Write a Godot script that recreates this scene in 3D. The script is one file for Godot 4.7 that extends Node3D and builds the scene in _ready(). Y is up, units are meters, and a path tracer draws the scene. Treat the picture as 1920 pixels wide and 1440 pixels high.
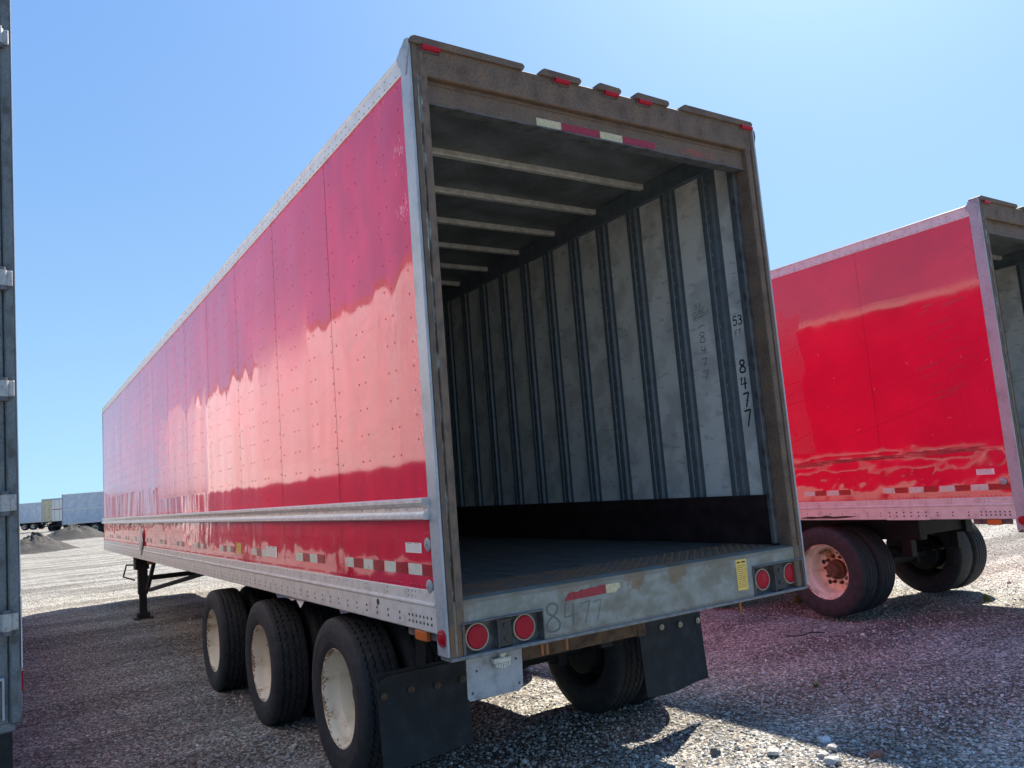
extends Node3D

# ---------------------------------------------------------------- mesh builder
class MB:
	var v := PackedVector3Array()
	var n := PackedVector3Array()
	var uv := PackedVector2Array()
	var ix := PackedInt32Array()

	func _t(a: int, b: int, c: int) -> void:
		ix.append(a); ix.append(c); ix.append(b)

	# corners run counter-clockwise seen from outside
	func quad(a: Vector3, b: Vector3, c: Vector3, d: Vector3, ua := Vector2.ZERO, ub := Vector2(1, 0), uc := Vector2(1, 1), ud := Vector2(0, 1)) -> void:
		var nn := (c - a).cross(d - b).normalized()
		var k := v.size()
		for q in [a, b, c, d]:
			v.append(q); n.append(nn)
		for q in [ua, ub, uc, ud]:
			uv.append(q)
		_t(k, k + 1, k + 2); _t(k, k + 2, k + 3)

	func tri(a: Vector3, b: Vector3, c: Vector3) -> void:
		var nn := (b - a).cross(c - a).normalized()
		var k := v.size()
		for q in [a, b, c]:
			v.append(q); n.append(nn); uv.append(Vector2(q.x + q.z, q.y))
		_t(k, k + 1, k + 2)

	# chamfered box
	func box(c: Vector3, s: Vector3, ch := 0.0, bs := Basis()) -> void:
		var h := s * 0.5
		var e: float = minf(ch, minf(h.x, minf(h.y, h.z)) * 0.45)
		var ax := [bs.x, bs.y, bs.z]
		var hh := [h.x, h.y, h.z]
		for i in 3:
			var j := (i + 1) % 3
			var k := (i + 2) % 3
			for sg in [-1.0, 1.0]:
				var o: Vector3 = c + ax[i] * hh[i] * sg
				var p: Vector3 = ax[j] * (hh[j] - e) * sg
				var q: Vector3 = ax[k] * (hh[k] - e)
				quad(o - p - q, o + p - q, o + p + q, o - p + q)
		if e > 0.0:
			for i in 3:
				var j := (i + 1) % 3
				var k := (i + 2) % 3
				for sj in [-1.0, 1.0]:
					for sk in [-1.0, 1.0]:
						var l: Vector3 = ax[i] * (hh[i] - e)
						var a: Vector3 = c + ax[j] * hh[j] * sj + ax[k] * (hh[k] - e) * sk
						var b: Vector3 = c + ax[j] * (hh[j] - e) * sj + ax[k] * hh[k] * sk
						if sj * sk > 0.0:
							quad(a - l, a + l, b + l, b - l)
							_flip_if(ax[j] * sj + ax[k] * sk)
						else:
							quad(a + l, a - l, b - l, b + l)
							_flip_if(ax[j] * sj + ax[k] * sk)
			for sx in [-1.0, 1.0]:
				for sy in [-1.0, 1.0]:
					for sz in [-1.0, 1.0]:
						var a: Vector3 = c + bs.x * h.x * sx + bs.y * (h.y - e) * sy + bs.z * (h.z - e) * sz
						var b: Vector3 = c + bs.x * (h.x - e) * sx + bs.y * h.y * sy + bs.z * (h.z - e) * sz
						var d: Vector3 = c + bs.x * (h.x - e) * sx + bs.y * (h.y - e) * sy + bs.z * h.z * sz
						if sx * sy * sz > 0.0:
							tri(a, b, d)
						else:
							tri(a, d, b)

	# turn the last quad round when it faces away from out
	func _flip_if(out: Vector3) -> void:
		var k := n.size() - 4
		if n[k].dot(out) < 0.0:
			for i in 4:
				n[k + i] = -n[k + i]
			var m := ix.size() - 6
			for t in [m, m + 3]:
				var s := ix[t + 1]
				ix[t + 1] = ix[t + 2]
				ix[t + 2] = s

	# box between two corners
	func bx(a: Vector3, b: Vector3, ch := 0.0) -> void:
		box((a + b) * 0.5, (b - a).abs(), ch)

	# square bar from a to b
	func bar(a: Vector3, b: Vector3, w: float, h: float, ch := 0.003) -> void:
		var z := (b - a).normalized()
		var up := Vector3.UP if absf(z.y) < 0.95 else Vector3.RIGHT
		var x := up.cross(z).normalized()
		box((a + b) * 0.5, Vector3(w, h, (b - a).length()), ch, Basis(x, z.cross(x), z))

	# profile of (along, radius) turned about axis z of bs
	func lathe(pr: Array, seg: int, o := Vector3.ZERO, bs := Basis(), sharp := 35.0) -> void:
		for i in pr.size() - 1:
			var p: Vector2 = pr[i]
			var q: Vector2 = pr[i + 1]
			if p.is_equal_approx(q):
				continue
			var t := (q - p).normalized()
			var m := Vector2(-t.y, t.x)
			var m0 := m
			var m1 := m
			if i > 0:
				var t0: Vector2 = (p - pr[i - 1]).normalized()
				if t0.length() > 0.5 and absf(rad_to_deg(t0.angle_to(t))) < sharp:
					m0 = (m + Vector2(-t0.y, t0.x)).normalized()
			if i < pr.size() - 2:
				var t1: Vector2 = (pr[i + 2] - q).normalized()
				if t1.length() > 0.5 and absf(rad_to_deg(t.angle_to(t1))) < sharp:
					m1 = (m + Vector2(-t1.y, t1.x)).normalized()
			var k := v.size()
			for j in seg + 1:
				var a := TAU * j / seg
				var d := bs.x * cos(a) + bs.y * sin(a)
				v.append(o + bs.z * p.x + d * p.y); n.append((bs.z * m0.x + d * m0.y).normalized()); uv.append(Vector2(float(j) / seg, float(i) / pr.size()))
				v.append(o + bs.z * q.x + d * q.y); n.append((bs.z * m1.x + d * m1.y).normalized()); uv.append(Vector2(float(j) / seg, float(i + 1) / pr.size()))
			for j in seg:
				var b := k + j * 2
				_t(b, b + 2, b + 3); _t(b, b + 3, b + 1)

	func tube(a: Vector3, b: Vector3, r: float, seg := 12, r2 := -1.0) -> void:
		if r2 < 0.0:
			r2 = r
		var z := (b - a).normalized()
		var up := Vector3.UP if absf(z.y) < 0.95 else Vector3.RIGHT
		var x := up.cross(z).normalized()
		var l := (b - a).length()
		lathe([Vector2(0, 0.0), Vector2(0, r), Vector2(l, r2), Vector2(l, 0.0)], seg, a, Basis(x, z.cross(x), z), 20.0)

	func path(pts: Array, r: float, seg := 8) -> void:
		for i in pts.size() - 1:
			tube(pts[i], pts[i + 1], r, seg)

	# polygon in the plane of bs.x, bs.y pushed along bs.z
	func extrude(poly: PackedVector2Array, o: Vector3, bs: Basis, l: float, caps := true) -> void:
		var pl := poly
		if Geometry2D.is_polygon_clockwise(pl):
			pl = poly.duplicate()
			pl.reverse()
		var c := pl.size()
		for i in c:
			var p := pl[i]
			var q := pl[(i + 1) % c]
			var a := o + bs.x * p.x + bs.y * p.y
			var b := o + bs.x * q.x + bs.y * q.y
			quad(a, b, b + bs.z * l, a + bs.z * l, Vector2(p.x, 0), Vector2(q.x, 0), Vector2(q.x, l), Vector2(p.x, l))
			_flip_if((bs.x * (q.y - p.y) - bs.y * (q.x - p.x)))
		if caps:
			var t := Geometry2D.triangulate_polygon(pl)
			for e in [0.0, 1.0]:
				for i in range(0, t.size(), 3):
					var a = o + bs.x * pl[t[i]].x + bs.y * pl[t[i]].y + bs.z * l * e
					var b = o + bs.x * pl[t[i + 1]].x + bs.y * pl[t[i + 1]].y + bs.z * l * e
					var d = o + bs.x * pl[t[i + 2]].x + bs.y * pl[t[i + 2]].y + bs.z * l * e
					var want = bs.z * (e * 2.0 - 1.0)
					if (b - a).cross(d - a).dot(want) > 0.0:
						tri(a, b, d)
					else:
						tri(a, d, b)

	# pen stroke: a flat ribbon of width w with mitred bends, in the plane of bs.x, bs.y
	func stroke(pts: PackedVector2Array, w: float, o: Vector3, bs: Basis) -> void:
		var l: Array[Vector2] = []
		var r: Array[Vector2] = []
		for i in pts.size():
			var d := Vector2.ZERO
			if i > 0:
				d += (pts[i] - pts[i - 1]).normalized()
			if i < pts.size() - 1:
				d += (pts[i + 1] - pts[i]).normalized()
			if d.length() < 0.2:
				d = (pts[i] - pts[i - 1]).normalized()
			d = d.normalized()
			var s := Vector2(-d.y, d.x) * w * 0.5
			l.append(pts[i] + s); r.append(pts[i] - s)
		for i in pts.size() - 1:
			var a := o + bs.x * r[i].x + bs.y * r[i].y
			var b := o + bs.x * r[i + 1].x + bs.y * r[i + 1].y
			var c := o + bs.x * l[i + 1].x + bs.y * l[i + 1].y
			var d := o + bs.x * l[i].x + bs.y * l[i].y
			var e := bs.z * 0.00003 * i
			quad(a + e, b + e, c + e, d + e)
			_flip_if(bs.z)

	func mesh() -> ArrayMesh:
		var ar := []
		ar.resize(Mesh.ARRAY_MAX)
		ar[Mesh.ARRAY_VERTEX] = v
		ar[Mesh.ARRAY_NORMAL] = n
		ar[Mesh.ARRAY_TEX_UV] = uv
		ar[Mesh.ARRAY_INDEX] = ix
		var m := ArrayMesh.new()
		m.add_surface_from_arrays(Mesh.PRIMITIVE_TRIANGLES, ar)
		return m

var M := {}
var rng := RandomNumberGenerator.new()
var wave_noise := FastNoiseLite.new()
var used := {}

# ---------------------------------------------------------------- node helpers
func numbered(called: String) -> String:
	if not used.has(called):
		used[called] = 0
		return called
	used[called] += 1
	return "%s_%03d" % [called, used[called]]

func thing(called: String, label: String, category: String, at := Vector3.ZERO, group := "") -> Node3D:
	var o := Node3D.new()
	o.name = numbered(called)
	add_child(o)
	o.position = at
	tag(o, label, category, group)
	return o

func tag(o: Node, label: String, category: String, group := "") -> void:
	o.set_meta("label", label)
	o.set_meta("category", category)
	if group:
		o.set_meta("group", group)

func part(called: String, m, mat: Material, parent: Node3D, at := Vector3.ZERO) -> MeshInstance3D:
	var o := MeshInstance3D.new()
	o.name = called if parent != self else numbered(called)
	o.mesh = m.mesh() if m is MB else m
	o.material_override = mat
	o.position = at
	parent.add_child(o, true)
	return o

func many(called: String, m: Mesh, mat: Material, parent: Node3D, tr: Array, colors := []) -> MultiMeshInstance3D:
	var mm := MultiMesh.new()
	mm.transform_format = MultiMesh.TRANSFORM_3D
	mm.use_colors = colors.size() > 0
	mm.mesh = m
	mm.instance_count = tr.size()
	for i in tr.size():
		mm.set_instance_transform(i, tr[i])
		if colors.size() > 0:
			mm.set_instance_color(i, colors[i])
	var o := MultiMeshInstance3D.new()
	o.name = called
	o.multimesh = mm
	o.material_override = mat
	o.set_meta("kind", "stuff")
	parent.add_child(o, true)
	return o

# ---------------------------------------------------------------- textures
func lin(r: float, g: float, b: float) -> Color:
	return Color(r, g, b).linear_to_srgb()

func noise(seed_: int, freq: float, oct := 4, type := FastNoiseLite.TYPE_SIMPLEX_SMOOTH) -> FastNoiseLite:
	var f := FastNoiseLite.new()
	f.seed = seed_
	f.frequency = freq
	f.noise_type = type
	f.fractal_octaves = oct
	return f

func bytes(seed_: int, freq: float, w: int, h: int, oct := 4) -> PackedByteArray:
	return noise(seed_, freq, oct).get_seamless_image(w, h, false, false, 0.15).get_data()

func tex(img: Image) -> ImageTexture:
	return ImageTexture.create_from_image(img)

# noise through a ramp of [offset, colour]
func ramp_tex(seed_: int, freq: float, stops: Array, size := 512, oct := 5, fine := 0.08) -> ImageTexture:
	var g := Gradient.new()
	g.offsets = PackedFloat32Array()
	g.colors = PackedColorArray()
	var of := PackedFloat32Array()
	var co := PackedColorArray()
	for s in stops:
		of.append(s[0]); co.append(s[1])
	g.offsets = of
	g.colors = co
	var a := bytes(seed_, freq, size, size, oct)
	var b := bytes(seed_ + 7, freq * 9.0, size, size, 3)
	var lut: Array[Color] = []
	for i in 256:
		lut.append(g.sample(i / 255.0))
	var out := PackedByteArray()
	out.resize(size * size * 3)
	for i in size * size:
		var c := lut[a[i]]
		var k := 1.0 + (b[i] / 255.0 - 0.5) * 2.0 * fine
		out[i * 3] = clampi(int(c.r * k * 255.0), 0, 255)
		out[i * 3 + 1] = clampi(int(c.g * k * 255.0), 0, 255)
		out[i * 3 + 2] = clampi(int(c.b * k * 255.0), 0, 255)
	var im := Image.create_from_data(size, size, false, Image.FORMAT_RGB8, out)
	im.generate_mipmaps()
	return tex(im)

func mat(called: String, c: Color, rough := 0.6, metal := 0.0, t: Texture2D = null, scale := 1.0) -> StandardMaterial3D:
	var m := StandardMaterial3D.new()
	m.resource_name = called
	m.albedo_color = c
	m.roughness = rough
	m.metallic = metal
	if t:
		m.albedo_texture = t
		m.uv1_triplanar = true
		m.uv1_scale = Vector3(scale, scale, scale)
	M[called] = m
	return m

func bump(m: StandardMaterial3D, seed_: int, freq: float, depth_cm: float) -> void:
	m.heightmap_enabled = true
	m.heightmap_texture = bump_tex(seed_, freq)
	m.heightmap_scale = depth_cm

func bump_tex(seed_: int, freq: float) -> ImageTexture:
	return tex(noise(seed_, freq, 4).get_seamless_image(512, 512, false, false, 0.15))

# ---------------------------------------------------------------- ground shape
const GZ := [60.0, 4.0, -1.7, -3.5, -5.4, -8.0, -12.0, -16.0, -30.0, -50.0, -72.0, -87.0, -114.0, -139.0, -200.0]
const GY := [0.05, 0.03, -0.032, -0.066, -0.106, -0.09, -0.06, -0.01, 0.05, 0.1, 0.15, 0.2, 0.38, 0.7, 0.75]
var gnoise: FastNoiseLite

func ground_y(x: float, z: float) -> float:
	var y := 0.05
	if z <= GZ[-1]:
		y = GY[-1]
	elif z < GZ[0]:
		for i in GZ.size() - 1:
			if z <= GZ[i] and z > GZ[i + 1]:
				var t: float = (GZ[i] - z) / (GZ[i] - GZ[i + 1])
				y = lerpf(GY[i], GY[i + 1], t)
				break
	var far := clampf((Vector2(x, z).length() - 20.0) / 60.0, 0.0, 1.0)
	var ruts := gnoise.get_noise_2d(x * 1.1, z * 0.55) * 0.022 + gnoise.get_noise_2d(x * 4.0 + 90.0, z * 4.0) * 0.006
	return y + ruts + gnoise.get_noise_2d(x * 0.12, z * 0.12 + 300.0) * 0.25 * far

# ---------------------------------------------------------------- materials
# small stones stamped one over another: [albedo, normal]
func gravel_maps(size: int, count: int, metres: float, tones: Array) -> Array:
	var r := RandomNumberGenerator.new()
	r.seed = 77
	var hgt := PackedFloat32Array()
	hgt.resize(size * size)
	var col := PackedByteArray()
	col.resize(size * size * 3)
	var fine := bytes(5, 0.05, size, size, 3)
	for i in size * size:
		var k := 0.55 + 0.5 * fine[i] / 255.0
		col[i * 3] = int(134 * k); col[i * 3 + 1] = int(129 * k); col[i * 3 + 2] = int(121 * k)
		hgt[i] = 0.1 * fine[i] / 255.0
	var px := size / metres
	for s in count:
		var rad: float = (0.004 + 0.013 * pow(r.randf(), 2.2)) * px
		var asp := r.randf_range(0.6, 1.0)
		var ang := r.randf() * PI
		var ca := cos(ang)
		var sa := sin(ang)
		var cx := r.randi() % size
		var cy := r.randi() % size
		var c: Color = tones[r.randi() % tones.size()]
		var k := r.randf_range(0.72, 1.2)
		var tx := r.randf_range(-0.5, 0.5)
		var ty := r.randf_range(-0.5, 0.5)
		var up: float = 0.15 + 0.6 * rad / (0.017 * px)
		var e := int(ceil(rad))
		var corner := r.randf_range(2.2, 3.4)
		for dy in range(-e, e + 1):
			for dx in range(-e, e + 1):
				var a := absf(dx * ca + dy * sa) / rad
				var b := absf(-dx * sa + dy * ca) / (rad * asp)
				var q := pow(a, corner) + pow(b, corner)
				if q < 1.0:
					var i := posmod(cy + dy, size) * size + posmod(cx + dx, size)
					var hh := up * (0.55 + 0.45 * (1.0 - q * q)) + (dx * tx + dy * ty) / rad * 0.12
					hgt[i] = hh
					var g := k * (0.93 + 0.14 * fine[i] / 255.0)
					col[i * 3] = clampi(int(c.r8 * g), 0, 255)
					col[i * 3 + 1] = clampi(int(c.g8 * g), 0, 255)
					col[i * 3 + 2] = clampi(int(c.b8 * g), 0, 255)
	var him := Image.create_from_data(size, size, false, Image.FORMAT_RF, hgt.to_byte_array())
	him.convert(Image.FORMAT_RGBA8)
	var hm := him.duplicate()
	him.bump_map_to_normal_map(5.0)
	return [tex(Image.create_from_data(size, size, false, Image.FORMAT_RGB8, col)), tex(him), tex(hm)]

func stone_tones() -> Array:
	return [Color8(187, 186, 180), Color8(173, 172, 168), Color8(159, 160, 158), Color8(199, 197, 188), Color8(183, 179, 167), Color8(139, 140, 140), Color8(194, 187, 173), Color8(215, 213, 205), Color8(165, 154, 142), Color8(177, 178, 178)]

func make_materials() -> void:
	# gravel
	var gm := gravel_maps(1024, 11000, 1.7, stone_tones())
	var g := mat("gravel", Color(1, 1, 1), 0.95)
	g.albedo_texture = gm[0]
	g.normal_enabled = true
	g.normal_texture = gm[1]
	g.normal_scale = 0.85
	g.uv1_scale = Vector3(1.0 / 1.7, 1.0 / 1.7, 1)
	g.metallic_specular = 0.25
	g.detail_enabled = true
	g.detail_blend_mode = BaseMaterial3D.BLEND_MODE_MUL
	g.detail_uv_layer = BaseMaterial3D.DETAIL_UV_2
	g.detail_albedo = ramp_tex(31, 0.006, [[0.0, Color(0.66, 0.64, 0.62)], [0.42, Color(0.86, 0.85, 0.83)], [0.6, Color(1, 0.995, 0.98)], [1.0, Color(0.82, 0.8, 0.77)]], 1024, 6, 0.05)
	g.uv2_scale = Vector3(1.0 / 38.0, 1.0 / 10.0, 1)
	var st := mat("stone", Color(1, 1, 1), 0.9)
	st.vertex_color_use_as_albedo = true
	st.metallic_specular = 0.25
	var dg := mat("dark_gravel", Color(0.44, 0.43, 0.42), 0.95)
	dg.albedo_texture = gm[0]
	dg.normal_enabled = true
	dg.normal_texture = gm[1]
	dg.uv1_triplanar = true
	dg.uv1_scale = Vector3(0.5, 0.5, 0.5)

	# red paint: a smooth one for the small pieces, mapped ones for the skin
	var red := lin(0.64, 0.011, 0.046)
	var rp := mat("red_paint", red, 0.12)
	rp.metallic_specular = 0.5
	mat("red_dark_tape", lin(0.33, 0.009, 0.02), 0.3)
	skin_material("red_skin", 2048, 512, Rect2(-15.5, 1.24, 15.5, 2.68), red, 0)
	skin_material("red_skin_rear", 1024, 1024, Rect2(-1.36, 1.24, 1.36, 2.68), red, 1)
	skin_material("red_skin_other", 1024, 512, Rect2(-5.5, 1.24, 5.5, 2.68), red, 2)
	mat("white_skin", lin(0.78, 0.785, 0.79), 0.35, 0.0, ramp_tex(61, 0.01, [[0.0, Color(0.92, 0.92, 0.92)], [0.5, Color(0.97, 0.97, 0.96)], [1.0, Color(1, 1, 1)]], 256), 0.5)
	mat("rivet_paint", lin(0.6, 0.05, 0.08), 0.22, 0.3)
	mat("seal", lin(0.04, 0.012, 0.014), 0.7)

	# metals
	var al := mat("aluminium", lin(0.69, 0.665, 0.63), 0.45, 0.08, ramp_tex(3, 0.02, [[0.0, Color(0.84, 0.82, 0.8)], [0.4, Color(0.95, 0.945, 0.94)], [1.0, Color(1, 1, 1)]], 512, 6, 0.04), 0.8)
	al.metallic_specular = 0.5
	mat("bright_aluminium", lin(0.76, 0.74, 0.71), 0.32, 0.2, ramp_tex(4, 0.03, [[0.0, Color(0.8, 0.79, 0.78)], [1.0, Color(1, 1, 1)]], 256, 4, 0.05), 2.0)
	mat("galvanised", lin(0.4, 0.425, 0.44), 0.55, 0.15, ramp_tex(6, 0.02, [[0.0, Color(0.7, 0.7, 0.68)], [0.3, Color(0.9, 0.9, 0.9)], [0.6, Color(0.96, 0.965, 0.97)], [1.0, Color(1, 1, 1)]], 512, 6, 0.08), 0.9)
	mat("dull_steel", lin(0.15, 0.155, 0.16), 0.55, 0.3, ramp_tex(8, 0.02, [[0.0, Color(0.6, 0.56, 0.52)], [0.5, Color(0.9, 0.9, 0.9)], [1.0, Color(1, 1, 1)]], 256), 1.5)
	var rb := mat("rust_brown", Color(1, 1, 1), 0.8, 0.0, ramp_tex(11, 0.012, [[0.0, lin(0.095, 0.056, 0.036)], [0.35, lin(0.135, 0.09, 0.062)], [0.62, lin(0.15, 0.103, 0.073)], [1.0, lin(0.2, 0.115, 0.06)]], 512, 6, 0.16), 0.9)
	bump(rb, 12, 0.05, 0.12)
	mat("chassis", lin(0.022, 0.022, 0.024), 0.75, 0.0, ramp_tex(13, 0.02, [[0.0, Color(1, 0.82, 0.66)], [0.4, Color(0.75, 0.74, 0.74)], [1.0, Color(1, 1, 1)]], 256), 1.0)
	mat("rusty_bar", Color(1, 1, 1), 0.85, 0.0, ramp_tex(14, 0.03, [[0.0, lin(0.05, 0.03, 0.02)], [0.5, lin(0.11, 0.07, 0.045)], [1.0, lin(0.17, 0.1, 0.055)]], 256), 1.5)
	mat("orange_rust", lin(0.36, 0.14, 0.05), 0.85)
	mat("cheek_steel", lin(0.42, 0.45, 0.475), 0.5, 0.15, ramp_tex(5, 0.012, [[0.0, Color(0.8, 0.8, 0.79)], [0.35, Color(0.93, 0.93, 0.93)], [1.0, Color(1, 1, 1)]], 512, 6, 0.05), 0.5)
	mat("sill_edge", lin(0.24, 0.255, 0.26), 0.6, 0.1, ramp_tex(9, 0.03, [[0.0, Color(0.62, 0.5, 0.4)], [0.3, Color(0.84, 0.82, 0.8)], [1.0, Color(1, 1, 1)]], 256, 5, 0.1), 2.0)
	sill_material()
	post_material()

	# rubber and wheels
	var ru := mat("rubber", lin(0.062, 0.064, 0.069), 0.75, 0.0, ramp_tex(16, 0.012, [[0.0, Color(1, 0.95, 0.88)], [0.4, Color(0.8, 0.8, 0.8)], [1.0, Color(0.68, 0.68, 0.69)]], 512, 6, 0.2), 1.7)
	ru.metallic_specular = 0.4
	var fl := mat("flap_rubber", lin(0.034, 0.039, 0.043), 0.6, 0.0, ramp_tex(17, 0.01, [[0.0, Color(1, 1, 1)], [0.5, Color(0.72, 0.74, 0.76)], [1.0, Color(0.6, 0.6, 0.6)]], 512, 6, 0.12), 1.2)
	fl.metallic_specular = 0.4
	rim_material()

	# lamps, tape, prints
	var ll := mat("lamp_red", lin(0.4, 0.008, 0.022), 0.3)
	ll.metallic_specular = 0.32
	mat("lamp_ring", lin(0.35, 0.31, 0.24), 0.5, 0.3)
	mat("lamp_orange", lin(0.55, 0.12, 0.02), 0.4)
	mat("black_plastic", lin(0.014, 0.017, 0.02), 0.45)
	mat("tape_white", lin(0.62, 0.64, 0.58), 0.4, 0.0, ramp_tex(21, 0.05, [[0.0, Color(0.86, 0.84, 0.76)], [0.5, Color(1, 1, 0.98)], [1.0, Color(1, 1, 1)]], 256, 4, 0.05), 2.5)
	mat("tape_cream", lin(0.64, 0.58, 0.4), 0.5, 0.0, ramp_tex(22, 0.05, [[0.0, Color(0.85, 0.82, 0.72)], [1.0, Color(1, 1, 1)]], 256), 3.0)
	mat("tape_red", lin(0.42, 0.018, 0.04), 0.45, 0.0, ramp_tex(23, 0.05, [[0.0, Color(0.7, 0.66, 0.66)], [1.0, Color(1, 1, 1)]], 256), 3.0)
	mat("ink_black", lin(0.01, 0.011, 0.014), 0.5)
	mat("ink_grey", lin(0.12, 0.125, 0.115), 0.7)
	mat("ink_pencil", lin(0.13, 0.135, 0.13), 0.7)
	mat("ink_red", lin(0.42, 0.06, 0.06), 0.6)
	print_material("print_white", Color8(232, 230, 224), Color8(70, 70, 76), 3)
	print_material("print_yellow", Color8(226, 190, 96), Color8(70, 56, 34), 4)

	# cargo bay
	mat("liner", Color(1, 1, 1), 0.75, 0.0, liner_tex(), 0.6)
	var wp := mat("wall_post", lin(0.15, 0.178, 0.195), 0.5, 0.2, ramp_tex(25, 0.02, [[0.0, Color(0.8, 0.8, 0.8)], [0.5, Color(0.94, 0.94, 0.94)], [1.0, Color(1, 1, 1)]], 256, 5, 0.12), 1.5)
	wp.metallic_specular = 0.5
	mat("scuff", lin(0.05, 0.028, 0.026), 0.4, 0.0, ramp_tex(26, 0.02, [[0.0, Color(0.6, 0.6, 0.6)], [1.0, Color(1, 1, 1)]], 256), 1.0)
	var fb := mat("floor_board", lin(0.125, 0.118, 0.11), 0.55, 0.0, ramp_tex(27, 0.012, [[0.0, Color(0.55, 0.52, 0.5)], [0.5, Color(0.85, 0.84, 0.83)], [1.0, Color(1, 1, 1)]], 512, 6, 0.2), 1.0)
	fb.uv1_scale = Vector3(2.0, 1.0, 0.35)
	mat("roof_skin", lin(0.21, 0.23, 0.24), 0.5, 0.1, ramp_tex(28, 0.01, [[0.0, Color(0.66, 0.66, 0.66)], [1.0, Color(1, 1, 1)]], 256), 0.7)
	mat("roof_bow", lin(0.76, 0.75, 0.71), 0.5, 0.2, ramp_tex(29, 0.03, [[0.0, Color(0.75, 0.74, 0.7)], [1.0, Color(1, 1, 1)]], 256), 1.5)
	tread_material()

	# yard
	mat("far_grey", lin(0.66, 0.68, 0.7), 0.5, 0.0, ramp_tex(33, 0.02, [[0.0, Color(0.85, 0.86, 0.88)], [1.0, Color(1, 1, 1)]], 256), 0.3)
	mat("far_white", lin(0.66, 0.65, 0.6), 0.6)
	mat("far_cream", Color(1, 1, 1), 0.6, 0.0, ramp_tex(34, 0.03, [[0.0, lin(0.3, 0.2, 0.08)], [0.35, lin(0.52, 0.46, 0.28)], [1.0, lin(0.62, 0.58, 0.42)]], 256), 0.4)
	mat("dry_weed", lin(0.12, 0.17, 0.03), 0.8)
	mat("twig", lin(0.022, 0.016, 0.013), 0.9)
	mat("brick", lin(0.3, 0.13, 0.09), 0.9)
	mat("rag", lin(0.6, 0.6, 0.62), 0.7)

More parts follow.
